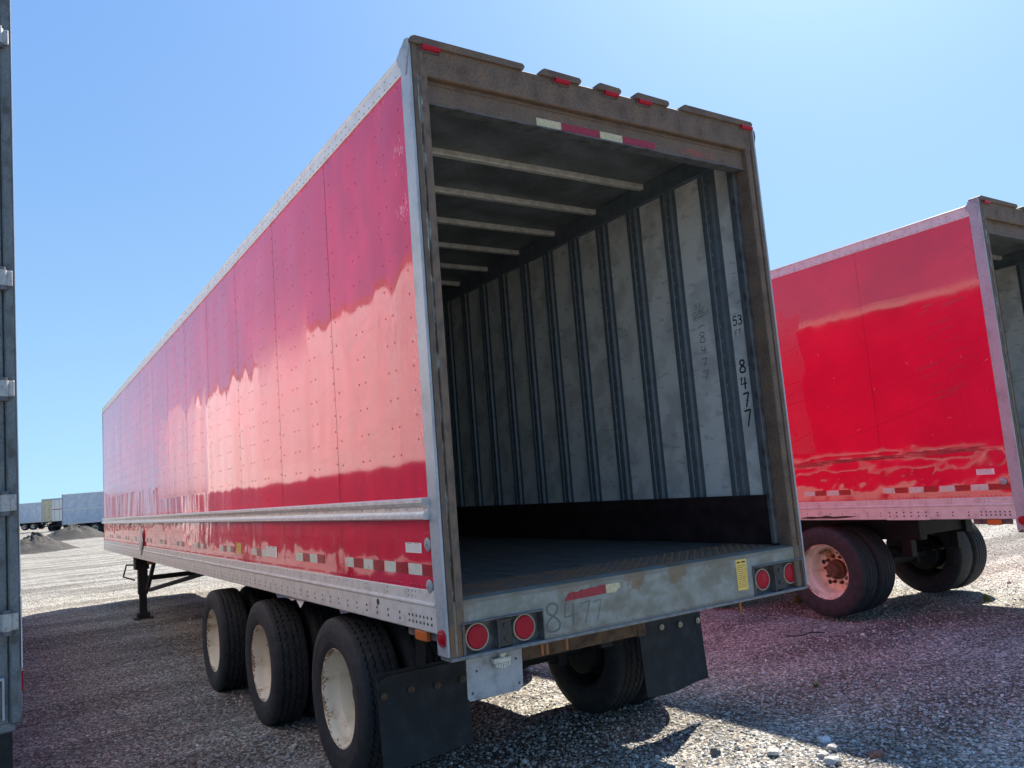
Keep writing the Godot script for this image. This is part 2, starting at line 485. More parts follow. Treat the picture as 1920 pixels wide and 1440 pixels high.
# paint of the trailer skin: colour with scuffs and scratches, roughness with dull patches where lettering was peeled off
func skin_material(called: String, w: int, h: int, r: Rect2, red: Color, kind: int) -> void:
	var q := RandomNumberGenerator.new()
	q.seed = 100 + kind
	var rr := red.r8
	var gg := red.g8
	var bb := red.b8
	var col := PackedByteArray()
	col.resize(w * h * 3)
	var ro := PackedByteArray()
	ro.resize(w * h)
	var cl := bytes(200 + kind, 0.006, w, h, 5)
	var grime := bytes(220 + kind, 0.02, w, h, 5)
	var edge := noise(230 + kind, 0.9, 3)
	var patches: Array = []
	if kind == 0:
		patches = [[-3.3, -1.78, 2.0, 3.55, 0.2], [-8.4, -5.1, 1.9, 3.0, 0.2], [-14.8, -9.2, 2.1, 2.9, 0.13]]
	elif kind == 2:
		patches = [[-4.6, -2.1, 1.8, 3.5, 0.3]]
	var soft := PackedFloat32Array()
	soft.resize(w)
	for y in h:
		var my := r.position.y + r.size.y * (1.0 - (y + 0.5) / h)
		for x in w:
			var i := y * w + x
			var mz := r.position.x + r.size.x * (x + 0.5) / w
			var k := 0.93 + 0.14 * cl[i] / 255.0
			var rough := 0.035 + 0.05 * cl[i] / 255.0
			for p in patches:
				if mz > p[0] and mz < p[1] and my > p[2] and my < p[3]:
					var rag := edge.get_noise_2d(mz * 2.0, my * 2.0) * 0.3
					if mz - p[0] > 0.12 + rag and p[1] - mz > 0.06 + rag * 0.3 and p[3] - my > 0.08 + rag:
						rough = maxf(rough, p[4] * (0.8 + 0.4 * grime[i] / 255.0))
						k *= 0.985
			col[i * 3] = clampi(int(rr * k), 0, 255)
			col[i * 3 + 1] = clampi(int(gg * k), 0, 255)
			col[i * 3 + 2] = clampi(int(bb * k), 0, 255)
			ro[i] = int(clampf(rough, 0.02, 1.0) * 255.0)
	var ci := Image.create_from_data(w, h, false, Image.FORMAT_RGB8, col)
	var ri := Image.create_from_data(w, h, false, Image.FORMAT_L8, ro)
	# scratches and scuffs
	if kind == 1:
		for s in 150:      # pale rubbed spots by the corner post
			var band: Array = [[3.52, 0.07], [2.5, 0.12], [2.1, 0.12], [2.28, 0.08], [2.0, 0.05], [3.2, 0.05]][q.randi() % 6]
			var zz := q.randf_range(-0.2, -0.1) + (q.randf_range(-0.08, 0.0) if band[0] > 3.0 else 0.0)
			scratch(ci, ri, r, zz, band[0] + q.randfn(0.0, band[1] * 0.5), q.randf_range(0.8, 2.4), q.randf_range(0.006, 0.03), 2, Color8(236, 205, 205), 0.5)
		for s in 170:      # dull vertical rubs
			var zz := q.randfn(-0.36, 0.11)
			scratch(ci, ri, r, zz, q.randfn(2.56, 0.1) if s % 3 else q.randfn(2.12, 0.1), 1.5 + q.randf_range(-0.12, 0.12), q.randf_range(0.02, 0.12), 2 + s % 3, red.darkened(0.08), 0.3)
		for s in 60:
			scratch(ci, ri, r, q.randf_range(-0.5, -0.1), q.randf_range(1.3, 3.9), q.randf_range(0, 3.0), q.randf_range(0.004, 0.02), 1, Color8(228, 190, 190), 0.5)
		for s in 26:
			scratch(ci, ri, r, q.randf_range(-1.3, -0.5), q.randf_range(1.9, 2.9), q.randf_range(0.12, 0.26), q.randf_range(0.2, 1.0), 1, red.darkened(0.3), 0.3)
	else:
		for s in 34:
			var zz := r.position.x * pow(q.randf(), 1.6)
			scratch(ci, ri, r, zz, q.randf_range(1.7, 3.7), q.randf_range(0.1, 0.35), q.randf_range(0.4, 2.0), 1, red.darkened(0.22), 0.25)
		for s in 40:
			scratch(ci, ri, r, r.position.x * q.randf(), q.randf_range(1.3, 3.0), q.randf_range(0, 3.0), q.randf_range(0.01, 0.05), 1, Color8(220, 170, 170), 0.5)
	if kind == 2:
		for s in 90:       # a long scrape above the tape
			var t := q.randf()
			scratch(ci, ri, r, lerpf(-3.2, -0.35, t), 1.66 + 0.05 * t + q.randfn(0, 0.012), q.randf_range(-0.04, 0.06), q.randf_range(0.08, 0.5), 1, Color8(72, 14, 22), 0.5)
		for s in 30:
			scratch(ci, ri, r, q.randf_range(-0.75, -0.3), q.randf_range(2.2, 3.2), q.randf_range(0.1, 0.3), q.randf_range(0.05, 0.25), 2, red.darkened(0.3), 0.45)
	var m := StandardMaterial3D.new()
	m.resource_name = called
	m.albedo_texture = tex(ci)
	m.roughness = 1.0
	m.roughness_texture = tex(ri)
	m.metallic_specular = 0.66
	M[called] = m
	M[called + "_rect"] = r

func scratch(ci: Image, ri: Image, r: Rect2, z: float, y: float, a: float, l: float, wd: int, c: Color, rough: float) -> void:
	var w := ci.get_width()
	var h := ci.get_height()
	var px := r.size.x / w
	var py := r.size.y / h
	var steps := int(maxf(2.0, l / minf(px, py)))
	for s in steps:
		var t := float(s) / steps - 0.5
		var x := int((z + cos(a) * l * t - r.position.x) / px)
		var yy := h - 1 - int((y + sin(a) * l * t - r.position.y) / py)
		for d in wd:
			if x + d >= 0 and x + d < w and yy >= 0 and yy < h:
				ci.set_pixel(x + d, yy, ci.get_pixel(x + d, yy).lerp(c, 0.7 if l < 0.4 else 0.35))
				ri.set_pixel(x + d, yy, Color(rough, rough, rough) if l < 0.4 else Color(rough * 0.5, rough * 0.5, rough * 0.5))

# rear sill: dull galvanised steel, rust runs below the floor edge and along the foot
func sill_material() -> void:
	var w := 1024
	var h := 128
	var a := bytes(300, 0.012, w, h, 5)
	var b := bytes(301, 0.05, w, h, 4)
	var im := Image.create(w, h, false, Image.FORMAT_RGB8)
	var base := lin(0.22, 0.225, 0.18)
	var pale := lin(0.275, 0.285, 0.255)
	var rust := lin(0.19, 0.1, 0.045)
	var brown := lin(0.14, 0.115, 0.09)
	var spots := [[0.448, 0.03, 0.42, 0.95], [0.572, 0.03, 0.4, 0.9], [0.025, 0.03, 0.8, 0.6], [0.99, 0.02, 0.6, 0.5], [0.28, 0.05, 0.18, 0.5], [0.7, 0.06, 0.15, 0.4]]
	for y in h:
		var ty := y / float(h)
		for x in w:
			var n0 := a[y * w + x] / 255.0
			var n1 := b[y * w + x] / 255.0
			var c := base.lerp(pale, smoothstep(0.3, 0.8, n0))
			c = c.lerp(brown, 0.35 * smoothstep(0.6, 0.9, 1.0 - n0 + 0.3 * n1 - 0.1))
			for q in spots:
				var dx: float = absf(x / float(w) - q[0]) / q[1]
				var dy: float = ty / q[2]
				var e := sqrt(dx * dx + dy * dy) + (n1 - 0.5) * 0.9 + (n0 - 0.5) * 0.6
				c = c.lerp(rust, 0.7 * q[3] * smoothstep(1.05, 0.75, e) * clampf(0.5 + 0.6 * n1, 0.0, 1.0))
			if ty < 0.04 + 0.08 * n0 or ty > 0.98 - 0.08 * n1:
				c = c.lerp(brown, 0.55 * n1 + 0.15)
			c = c * (0.94 + 0.12 * n1)
			im.set_pixel(x, y, c)
	var m := mat("sill_steel", Color(1, 1, 1), 0.65, 0.1)
	m.albedo_texture = tex(im)

# corner posts: brown paint with a flaking pale stripe; u runs across, v down the post
func post_material() -> void:
	var w := 64
	var h := 1024
	var a := bytes(310, 0.03, w, h, 5)
	var f := noise(311, 0.016, 4)
	var f2 := noise(312, 0.05, 3)
	var im := Image.create(w, h, false, Image.FORMAT_RGB8)
	var brown := lin(0.155, 0.106, 0.073)
	var dark := lin(0.09, 0.07, 0.055)
	var pale := lin(0.34, 0.355, 0.33)
	var rust := lin(0.23, 0.11, 0.045)
	for y in h:
		var mid := 0.42 + 0.06 * f.get_noise_1d(y)
		var wide := 0.035 + 0.13 * maxf(0.0, f.get_noise_1d(y * 0.7 + 400.0) + 0.05) + 0.03 * f2.get_noise_1d(y)
		var low := smoothstep(0.9, 1.0, y / float(h))
		for x in w:
			var u := (x + 0.5) / w
			var k := a[y * w + x] / 255.0
			var c := brown.lerp(dark, 0.45 * smoothstep(0.5, 0.75, 1.0 - k)) * (0.9 + 0.2 * k)
			if u < 0.36:
				c = c.lerp(dark, 0.4)
			if absf(u - mid) < wide * (0.7 + 0.6 * k):
				c = pale * (0.82 + 0.3 * k)
			if f2.get_noise_2d(x * 1.3, y * 0.8) > 0.6:
				c = c.lerp(dark, 0.5)
			if k + low > 1.1:
				c = c.lerp(rust, 0.7)
			im.set_pixel(x, y, c)
	var m := mat("post_paint", Color(1, 1, 1), 0.75)
	m.albedo_texture = tex(im)

# wheel paint: u runs round the rim, v from the lip inwards
func rim_material() -> void:
	var w := 512
	var h := 128
	var a := bytes(340, 0.02, w, h, 5)
	var b := bytes(341, 0.14, w, h, 3)
	var im := Image.create(w, h, false, Image.FORMAT_RGB8)
	for y in h:
		var v := y / float(h)
		var lip := 0.36 * smoothstep(0.38, 0.28, v) * smoothstep(0.05, 0.2, v)
		for x in w:
			var n0 := a[y * w + x] / 255.0
			var n1 := b[y * w + x] / 255.0
			var patch := 0.36 * exp(-pow((x / float(w) - 0.9) / 0.07, 2.0)) * smoothstep(0.45, 0.6, v)
			var k := smoothstep(0.76, 0.86, n0 * 0.5 + n1 * 0.55 + lip * 0.85 + patch)
			var c := lin(0.84, 0.76, 0.58).lerp(lin(0.72, 0.62, 0.43), smoothstep(0.5, 0.75, n0))
			c = c.lerp(lin(0.21, 0.1, 0.04).lerp(lin(0.36, 0.22, 0.1), n1), k)
			im.set_pixel(x, y, c)
	var m := mat("rim_paint", Color(1, 1, 1), 0.45)
	m.albedo_texture = tex(im)

func print_material(called: String, paper: Color, ink: Color, seed_: int) -> void:
	var q := RandomNumberGenerator.new()
	q.seed = seed_
	var im := Image.create(128, 128, false, Image.FORMAT_RGB8)
	im.fill(paper)
	im.fill_rect(Rect2i(12, 8, 40, 7), ink)
	im.fill_rect(Rect2i(66, 8, 46, 7), ink)
	for row in range(24, 120, 8):
		var x := 8
		while x < 114:
			var l := q.randi_range(4, 16)
			im.fill_rect(Rect2i(x, row, mini(l, 118 - x), 3), paper.lerp(ink, q.randf_range(0.4, 0.85)))
			x += l + q.randi_range(2, 4)
	var m := mat(called, Color(1, 1, 1), 0.5)
	m.albedo_texture = tex(im)

func liner_tex() -> ImageTexture:
	var s := 512
	var a := bytes(320, 0.008, s, s, 6)
	var b := bytes(321, 0.09, s, s, 2)
	var f := noise(322, 0.02, 4)
	var im := Image.create(s, s, false, Image.FORMAT_RGB8)
	for y in s:
		for x in s:
			var i := y * s + x
			var k := 0.5 + 0.15 * smoothstep(0.25, 0.6, a[i] / 255.0) + 0.05 * (b[i] / 255.0 - 0.5)
			if f.get_noise_2d(x * 0.8, y * 2.6) > 0.42:
				k *= 0.78
			if x % 7 == 0:
				k *= 0.95
			im.set_pixel(x, y, lin(k, k * 0.99, k * 0.93))
	return tex(im)

# raised lozenges of the tread plate
func tread_material() -> void:
	var s := 256
	var hm := Image.create(s, s, false, Image.FORMAT_RGB8)
	for y in s:
		for x in s:
			var u := x / 64.0
			var v := y / 64.0
			var odd := (int(floor(u)) + int(floor(v))) % 2 == 0
			var fu = u - floor(u) - 0.5
			var fv = v - floor(v) - 0.5
			var p = (fu + fv) if odd else (fu - fv)
			var q = (fu - fv) if odd else (fu + fv)
			var k := clampf(1.4 - absf(p) / 0.62 - pow(absf(q) / 0.2, 2.0), 0.0, 1.0)
			hm.set_pixel(x, y, Color(k, k, k))
	var m := mat("tread_plate", Color(1, 1, 1), 0.6, 0.2)
	m.albedo_texture = ramp_tex(41, 0.012, [[0.0, lin(0.3, 0.14, 0.06)], [0.45, lin(0.24, 0.13, 0.075)], [0.55, lin(0.12, 0.1, 0.09)], [1.0, lin(0.13, 0.13, 0.13)]], 512, 5, 0.2)
	m.uv1_triplanar = true
	m.uv1_scale = Vector3(0.8, 0.8, 0.8)
	M["tread_height"] = tex(hm)

# ---------------------------------------------------------------- trailer pieces
# how far the skin stands out of its plane at (z, y): sheets sag and bulge between the posts
func bulge(z: float, y: float, kind: int) -> float:
	var hold := smoothstep(1.24, 1.45, y) * smoothstep(3.92, 3.7, y)
	var d := 0.0042 * wave_noise.get_noise_3d(z * 1.25, y * 0.4, kind * 9.0) + 0.0013 * wave_noise.get_noise_3d(z * 3.4, y * 0.8, kind * 9.0 + 3.0)
	if kind == 0:
		d += 0.0035 * exp(-pow((z + 0.3) / 0.13, 2.0)) * smoothstep(1.9, 2.4, y)
	d += 0.0022 * wave_noise.get_noise_3d(z * 4.5, y * 4.5, kind * 9.0 + 6.0) * smoothstep(1.75, 1.5, y)
	if kind == 2:      # dented along a crease
		d -= 0.003 * exp(-pow((y - 1.66 - 0.02 * sin(z * 3.0)) / 0.06, 2.0)) * smoothstep(-0.28, -0.6, z)
		d += 0.002 * wave_noise.get_noise_3d(z * 3.0, y * 4.0, 40.0) * smoothstep(2.0, 1.7, y)
	return d * hold

func skin_panel(za: float, zb: float, y0: float, y1: float, kind: int, rect: Rect2, side := -1.0, x := 1.295, ny := 44) -> MB:
	var m := MB.new()
	var nz := maxi(4, int((zb - za) / 0.05))
	for j in ny + 1:
		var y := lerpf(y0, y1, float(j) / ny)
		for i in nz + 1:
			var z := lerpf(za, zb, float(i) / nz)
			var d := bulge(z, y, kind)
			var e := 0.01
			var dz := (bulge(z + e, y, kind) - bulge(z - e, y, kind)) / (2 * e)
			var dy := (bulge(z, y + e, kind) - bulge(z, y - e, kind)) / (2 * e)
			m.v.append(Vector3(side * (x + d), y, z))
			m.n.append(Vector3(side, -dy, -dz).normalized())
			m.uv.append(Vector2((z - rect.position.x) / rect.size.x, 1.0 - (y - rect.position.y) / rect.size.y))
	for j in ny:
		for i in nz:
			var a := j * (nz + 1) + i
			if side < 0.0:
				m._t(a, a + 1, a + nz + 2); m._t(a, a + nz + 2, a + nz + 1)
			else:
				m._t(a, a + nz + 2, a + 1); m._t(a, a + nz + 1, a + nz + 2)
	return m

var rivet_mesh: ArrayMesh
func rivet_at(p: Vector3, out: Vector3, s := 1.0) -> Transform3D:
	var z := out.normalized()
	var x := Vector3.UP.cross(z).normalized() if absf(z.y) < 0.9 else Vector3.RIGHT
	return Transform3D(Basis(x * s, z.cross(x) * s, z * s), p)

var tyre_mesh: ArrayMesh
var tyre_plain: ArrayMesh
var rim_mesh: ArrayMesh
var rim_back: ArrayMesh
var hub_mesh: ArrayMesh
var nut_mesh: ArrayMesh
var hole_mesh: ArrayMesh

# tyre about the x axis, outer face towards -x, centre of its width at 0
func make_tyre(seg: int, detail: bool) -> ArrayMesh:
	var m := MB.new()
	var R := 0.505
	var W := 0.138
	var pr: Array = []       # x, radius, zigzag share
	pr.append([-0.105, 0.295, 0.0]); pr.append([-0.118, 0.302, 0.0]); pr.append([-0.128, 0.318, 0.0]); pr.append([-0.136, 0.345, 0.0])
	pr.append([-0.1375, 0.350, 0.0]); pr.append([-0.1375, 0.356, 0.0]); pr.append([-0.141, 0.375, 0.0]); pr.append([-0.143, 0.405, 0.0]); pr.append([-0.1445, 0.412, 0.0]); pr.append([-0.1445, 0.42, 0.0]); pr.append([-0.143, 0.425, 0.0])
	pr.append([-0.138, 0.455, 0.0]); pr.append([-0.130, 0.478, 0.0]); pr.append([-0.118, 0.492, 0.0]); pr.append([-0.108, 0.4965, 0.0])
	if detail:
		for g in [-0.072, -0.026, 0.026, 0.072]:
			var r: float = R - 0.55 * g * g
			pr.append([g - 0.0085, r - 0.0005, 1.0]); pr.append([g - 0.0062, r - 0.0025, 1.0]); pr.append([g - 0.005, r - 0.02, 1.0]); pr.append([g + 0.005, r - 0.02, 1.0]); pr.append([g + 0.0062, r - 0.0025, 1.0]); pr.append([g + 0.0085, r - 0.0005, 1.0])
	else:
		pr.append([0.0, R, 0.0])
	var half: Array = pr.slice(0, 15)
	half.reverse()
	for q in half:
		pr.append([-q[0], q[1], 0.0])
	var np := pr.size()
	for j in seg + 1:
		var a := TAU * j / seg
		var zig: float = (0.0075 if j % 2 == 0 else -0.0075)
		for q in pr:
			m.v.append(Vector3(q[0] + zig * q[2], q[1] * sin(a), q[1] * cos(a)))
			m.uv.append(Vector2(float(j) / seg, q[0]))
	m.n.resize(m.v.size())
	for j in seg:
		for i in np - 1:
			var a := j * np + i
			m._t(a, a + np, a + np + 1); m._t(a, a + np + 1, a + 1)
	for t in range(0, m.ix.size(), 3):
		var fn := (m.v[m.ix[t + 2]] - m.v[m.ix[t]]).cross(m.v[m.ix[t + 1]] - m.v[m.ix[t]])
		for k in 3:
			m.n[m.ix[t + k]] += fn
	for i in np:
		var s := m.n[i] + m.n[seg * np + i]
		m.n[i] = s; m.n[seg * np + i] = s
	# the faces must look outwards
	if m.n[np / 2].dot(m.v[np / 2]) < 0.0:
		for i in m.n.size():
			m.n[i] = -m.n[i]
		for t in range(0, m.ix.size(), 3):
			var s := m.ix[t + 1]
			m.ix[t + 1] = m.ix[t + 2]
			m.ix[t + 2] = s
	for i in m.n.size():
		m.n[i] = m.n[i].normalized()
	return m.mesh()

func make_wheel_meshes() -> void:
	tyre_mesh = make_tyre(124, true)
	tyre_plain = make_tyre(64, false)
	# local z of the lathe looks out of the wheel
	var out := Basis(Vector3(0, 0, 1), Vector3(0, 1, 0), Vector3(-1, 0, 0))
	var m := MB.new()
	m.lathe([Vector2(0.1, 0.286), Vector2(0.112, 0.303), Vector2(0.119, 0.309), Vector2(0.122, 0.305), Vector2(0.119, 0.298), Vector2(0.11, 0.289), Vector2(0.07, 0.282), Vector2(0.035, 0.279), Vector2(0.018, 0.26), Vector2(0.008, 0.254), Vector2(-0.07, 0.248), Vector2(-0.105, 0.24), Vector2(-0.122, 0.228), Vector2(-0.1245, 0.22), Vector2(-0.127, 0.15), Vector2(-0.127, 0.11)], 64, Vector3.ZERO, out, 50.0)
	rim_mesh = m.mesh()
	m = MB.new()
	m.lathe([Vector2(-0.12, 0.305), Vector2(-0.1, 0.285), Vector2(0.0, 0.27), Vector2(0.1, 0.285), Vector2(0.12, 0.305)], 48, Vector3.ZERO, out, 50.0)
	rim_back = m.mesh()
	m = MB.new()
	m.lathe([Vector2(-0.13, 0.112), Vector2(-0.075, 0.108), Vector2(-0.065, 0.085), Vector2(-0.02, 0.08), Vector2(-0.005, 0.07), Vector2(0.0, 0.0)], 32, Vector3.ZERO, out, 40.0)
	hub_mesh = m.mesh()
	m = MB.new()
	m.lathe([Vector2(0.0, 0.022), Vector2(0.012, 0.021), Vector2(0.018, 0.014), Vector2(0.045, 0.014), Vector2(0.048, 0.0)], 6, Vector3.ZERO, out, 20.0)
	nut_mesh = m.mesh()
	m = MB.new()
	m.lathe([Vector2(0.0, 0.026), Vector2(0.002, 0.025), Vector2(0.002, 0.0)], 18, Vector3.ZERO, out, 20.0)
	hole_mesh = m.mesh()

# a lathe whose profile runs the other way round
func flip(m: MB) -> MB:
	for i in m.n.size():
		m.n[i] = -m.n[i]
	for t in range(0, m.ix.size(), 3):
		var s := m.ix[t + 1]
		m.ix[t + 1] = m.ix[t + 2]
		m.ix[t + 2] = s
	return m

func wheel(parent: Node3D, x: float, y: float, z: float, outward: float, spin: float, near: bool) -> void:
	var w := Node3D.new()
	w.name = "wheel"
	parent.add_child(w, true)
	w.position = Vector3(x, y, z)
	w.rotation = Vector3(0, 0.0 if outward < 0.0 else PI, 0)
	part("tyre", tyre_mesh if near else tyre_plain, M.rubber, w).rotation.x = spin
	part("rim", rim_mesh, M.rim_paint, w).rotation.x = spin
	part("hub", hub_mesh, M.rusty_bar, w)
	if near:
		for k in 10:
			var a := TAU * k / 10.0 + spin
			part("wheel_nut", nut_mesh, M.rusty_bar, w, Vector3(0.127, 0.15 * sin(a), 0.15 * cos(a)))
		for k in 5:
			var a := TAU * k / 5.0 + spin + 0.3
			part("hand_hole", hole_mesh, M.black_plastic, w, Vector3(0.1245, 0.197 * sin(a), 0.197 * cos(a)))

func inner_wheel(parent: Node3D, x: float, y: float, z: float, outward: float, near: bool) -> void:
	var w := Node3D.new()
	w.name = "wheel"
	parent.add_child(w, true)
	w.position = Vector3(x, y, z)
	w.rotation = Vector3(0, PI if outward < 0.0 else 0.0, 0)
	part("tyre", tyre_mesh if near else tyre_plain, M.rubber, w).rotation.x = 0.4 * z
	part("rim", rim_back, M.chassis, w)
	var d := MB.new()
	d.lathe([Vector2(0.135, 0.0), Vector2(0.135, 0.19), Vector2(0.125, 0.205), Vector2(-0.05, 0.21), Vector2(-0.05, 0.0)], 32, Vector3.ZERO, Basis(Vector3(0, 0, 1), Vector3(0, 1, 0), Vector3(-1, 0, 0)), 30.0)
	part("brake_drum", flip(d), M.chassis, w)

# polyline letters in a unit box
const GLYPH := {
	"0": [[[0.5, 1], [0.1, 0.8], [0, 0.45], [0.2, 0.05], [0.55, 0], [0.9, 0.25], [1, 0.6], [0.8, 0.93], [0.5, 1]]],
	"3": [[[0.05, 0.92], [0.45, 1], [0.9, 0.88], [0.85, 0.65], [0.45, 0.54], [0.9, 0.42], [1, 0.2], [0.6, 0.0], [0.0, 0.08]]],
	"4": [[[0.15, 1], [0.0, 0.42], [0.98, 0.46]], [[0.72, 0.95], [0.6, 0.0]]],
	"5": [[[0.95, 1], [0.2, 0.97], [0.12, 0.58], [0.6, 0.62], [0.92, 0.42], [0.8, 0.1], [0.35, 0.0], [0.0, 0.08]]],
	"7": [[[0.0, 0.93], [0.96, 1.0]], [[0.96, 1.0], [0.36, 0.0]]],
	"8": [[[0.55, 0.54], [0.18, 0.68], [0.15, 0.9], [0.5, 1], [0.88, 0.9], [0.84, 0.68], [0.5, 0.53], [0.1, 0.35], [0.05, 0.1], [0.45, 0], [0.92, 0.08], [0.96, 0.32], [0.55, 0.54]]],
	"9": [[[0.9, 0.7], [0.5, 0.5], [0.1, 0.62], [0.15, 0.92], [0.55, 1], [0.92, 0.85], [0.88, 0.4], [0.6, 0.0]]],
	"A": [[[0.0, 0.0], [0.5, 1], [1, 0]], [[0.2, 0.36], [0.85, 0.36]]],
	"B": [[[0.05, 0], [0.08, 1], [0.7, 0.92], [0.72, 0.62], [0.1, 0.52], [0.9, 0.4], [0.85, 0.06], [0.05, 0.0]]],
	"C": [[[0.95, 0.88], [0.5, 1], [0.08, 0.68], [0.05, 0.28], [0.4, 0], [0.95, 0.1]]],
	"E": [[[0.95, 1], [0.08, 0.97], [0.03, 0.03], [0.95, 0]], [[0.06, 0.5], [0.8, 0.53]]],
	"F": [[[0.95, 1], [0.15, 0.94], [0.0, 0.0]], [[0.09, 0.52], [0.78, 0.57]]],
	"I": [[[0.5, 1], [0.5, 0]]],
	"L": [[[0.1, 1], [0.04, 0.03], [0.95, 0.05]]],
	"R": [[[0.05, 0], [0.08, 1], [0.8, 0.9], [0.78, 0.58], [0.12, 0.48], [0.95, 0.0]]],
	"T": [[[0.0, 0.94], [1, 1]], [[0.5, 0.97], [0.42, 0.0]]],
	"U": [[[0.0, 1], [0.05, 0.2], [0.45, 0], [0.9, 0.2], [1, 1]]],
	"X": [[[0.0, 1], [1, 0]], [[0.95, 1], [0.05, 0]]],
	"'": [[[0.5, 1], [0.4, 0.7]]],
	"~": [[[0.0, 0.3], [0.35, 0.8], [0.65, 0.75], [1, 0.35]]],
}

func write(m: MB, text: String, o: Vector3, bs: Basis, w: float, h: float, gap: float, pen: float, lean := 0.0, rise := 0.0) -> void:
	var x := 0.0
	for ch in text:
		if GLYPH.has(ch):
			var k := 0
			for s in GLYPH[ch]:
				var pts := PackedVector2Array()
				for q in s:
					pts.append(Vector2(x + q[0] * w + q[1] * lean, q[1] * h + (x + q[0] * w) * rise))
				# round the bends of curved letters
				if pts.size() > 3:
					var cv := PackedVector2Array()
					for i in pts.size() - 1:
						var p0 := pts[maxi(i - 1, 0)]
						var p3 := pts[mini(i + 2, pts.size() - 1)]
						for t in [0.0, 0.25, 0.5, 0.75]:
							cv.append(pts[i].cubic_interpolate(pts[i + 1], p0, p3, t))
					cv.append(pts[-1])
					pts = cv
				m.stroke(pts, pen, o + bs.z * 0.0004 * k, bs)
				k += 1
		x += w + gap

# a post of the cargo wall: hat profile with a shallow groove and a column of slots, standing on the wall x = 1.262
func wall_post_mesh(w: float) -> ArrayMesh:
	var m := MB.new()
	var h := w * 0.5
	# x of the polygon runs along z, y of it into the bay
	var pr := PackedVector2Array([Vector2(-h, 0), Vector2(-h, 0.006), Vector2(-h * 0.62, 0.008), Vector2(-h * 0.52, 0.03), Vector2(-h * 0.2, 0.03), Vector2(-h * 0.14, 0.024), Vector2(h * 0.14, 0.024), Vector2(h * 0.2, 0.03), Vector2(h * 0.52, 0.03), Vector2(h * 0.62, 0.008), Vector2(h, 0.006), Vector2(h, 0)])
	m.extrude(pr, Vector3(0, 1.5, 0), Basis(Vector3(0, 0, 1), Vector3(-1, 0, 0), Vector3(0, 1, 0)), 2.36)
	return m.mesh()

func hood_poly(x0: float, x1: float) -> PackedVector2Array:
	return PackedVector2Array([Vector2(x0, 4.03), Vector2(x1, 4.03), Vector2(x1 + 0.012, 4.05), Vector2(x1, 4.066), Vector2(x0 + 0.03, 4.072), Vector2(x0 + 0.008, 4.06)])

func tail_lamp(parent: Node3D, x: float, y: float) -> void:
	var out := Basis(Vector3(1, 0, 0), Vector3(0, 1, 0), Vector3(0, 0, 1))
	var r := MB.new()
	r.lathe([Vector2(-0.045, 0.068), Vector2(-0.028, 0.068), Vector2(-0.022, 0.065), Vector2(-0.022, 0.059), Vector2(-0.03, 0.056)], 40, Vector3.ZERO, out, 30.0)
	var l := Node3D.new()
	l.name = "tail_lamp"
	parent.add_child(l, true)
	l.position = Vector3(x, y, 0.0)
	part("lamp_ring", r, M.lamp_ring, l)
	var g := MB.new()
	g.lathe([Vector2(-0.04, 0.057), Vector2(-0.024, 0.057), Vector2(-0.019, 0.053), Vector2(-0.017, 0.043), Vector2(-0.0182, 0.041), Vector2(-0.0164, 0.033), Vector2(-0.0176, 0.031), Vector2(-0.015, 0.018), Vector2(-0.0145, 0.0)], 40, Vector3.ZERO, out, 40.0)
	part("lamp_lens", g, M.lamp_red, l)

func marker_lamp(parent: Node3D, x: float, y: float) -> void:
	var l := Node3D.new()
	l.name = "marker_lamp"
	parent.add_child(l, true)
	l.position = Vector3(x, y, 0.0)
	var b := MB.new()
	b.box(Vector3(0, -0.002, 0.005), Vector3(0.115, 0.036, 0.01), 0.003)
	part("lamp_base", b, M.dull_steel, l)
	var g := MB.new()
	var hw := 0.052
	g.extrude(PackedVector2Array([Vector2(-0.013, 0.01), Vector2(0.014, 0.01), Vector2(0.013, 0.026), Vector2(0.006, 0.031), Vector2(-0.006, 0.029), Vector2(-0.013, 0.022)]), Vector3(-hw, 0, 0), Basis(Vector3(0, 1, 0), Vector3(0, 0, 1), Vector3(1, 0, 0)), hw * 2.0)
	part("lamp_lens", g, M.lamp_red, l)

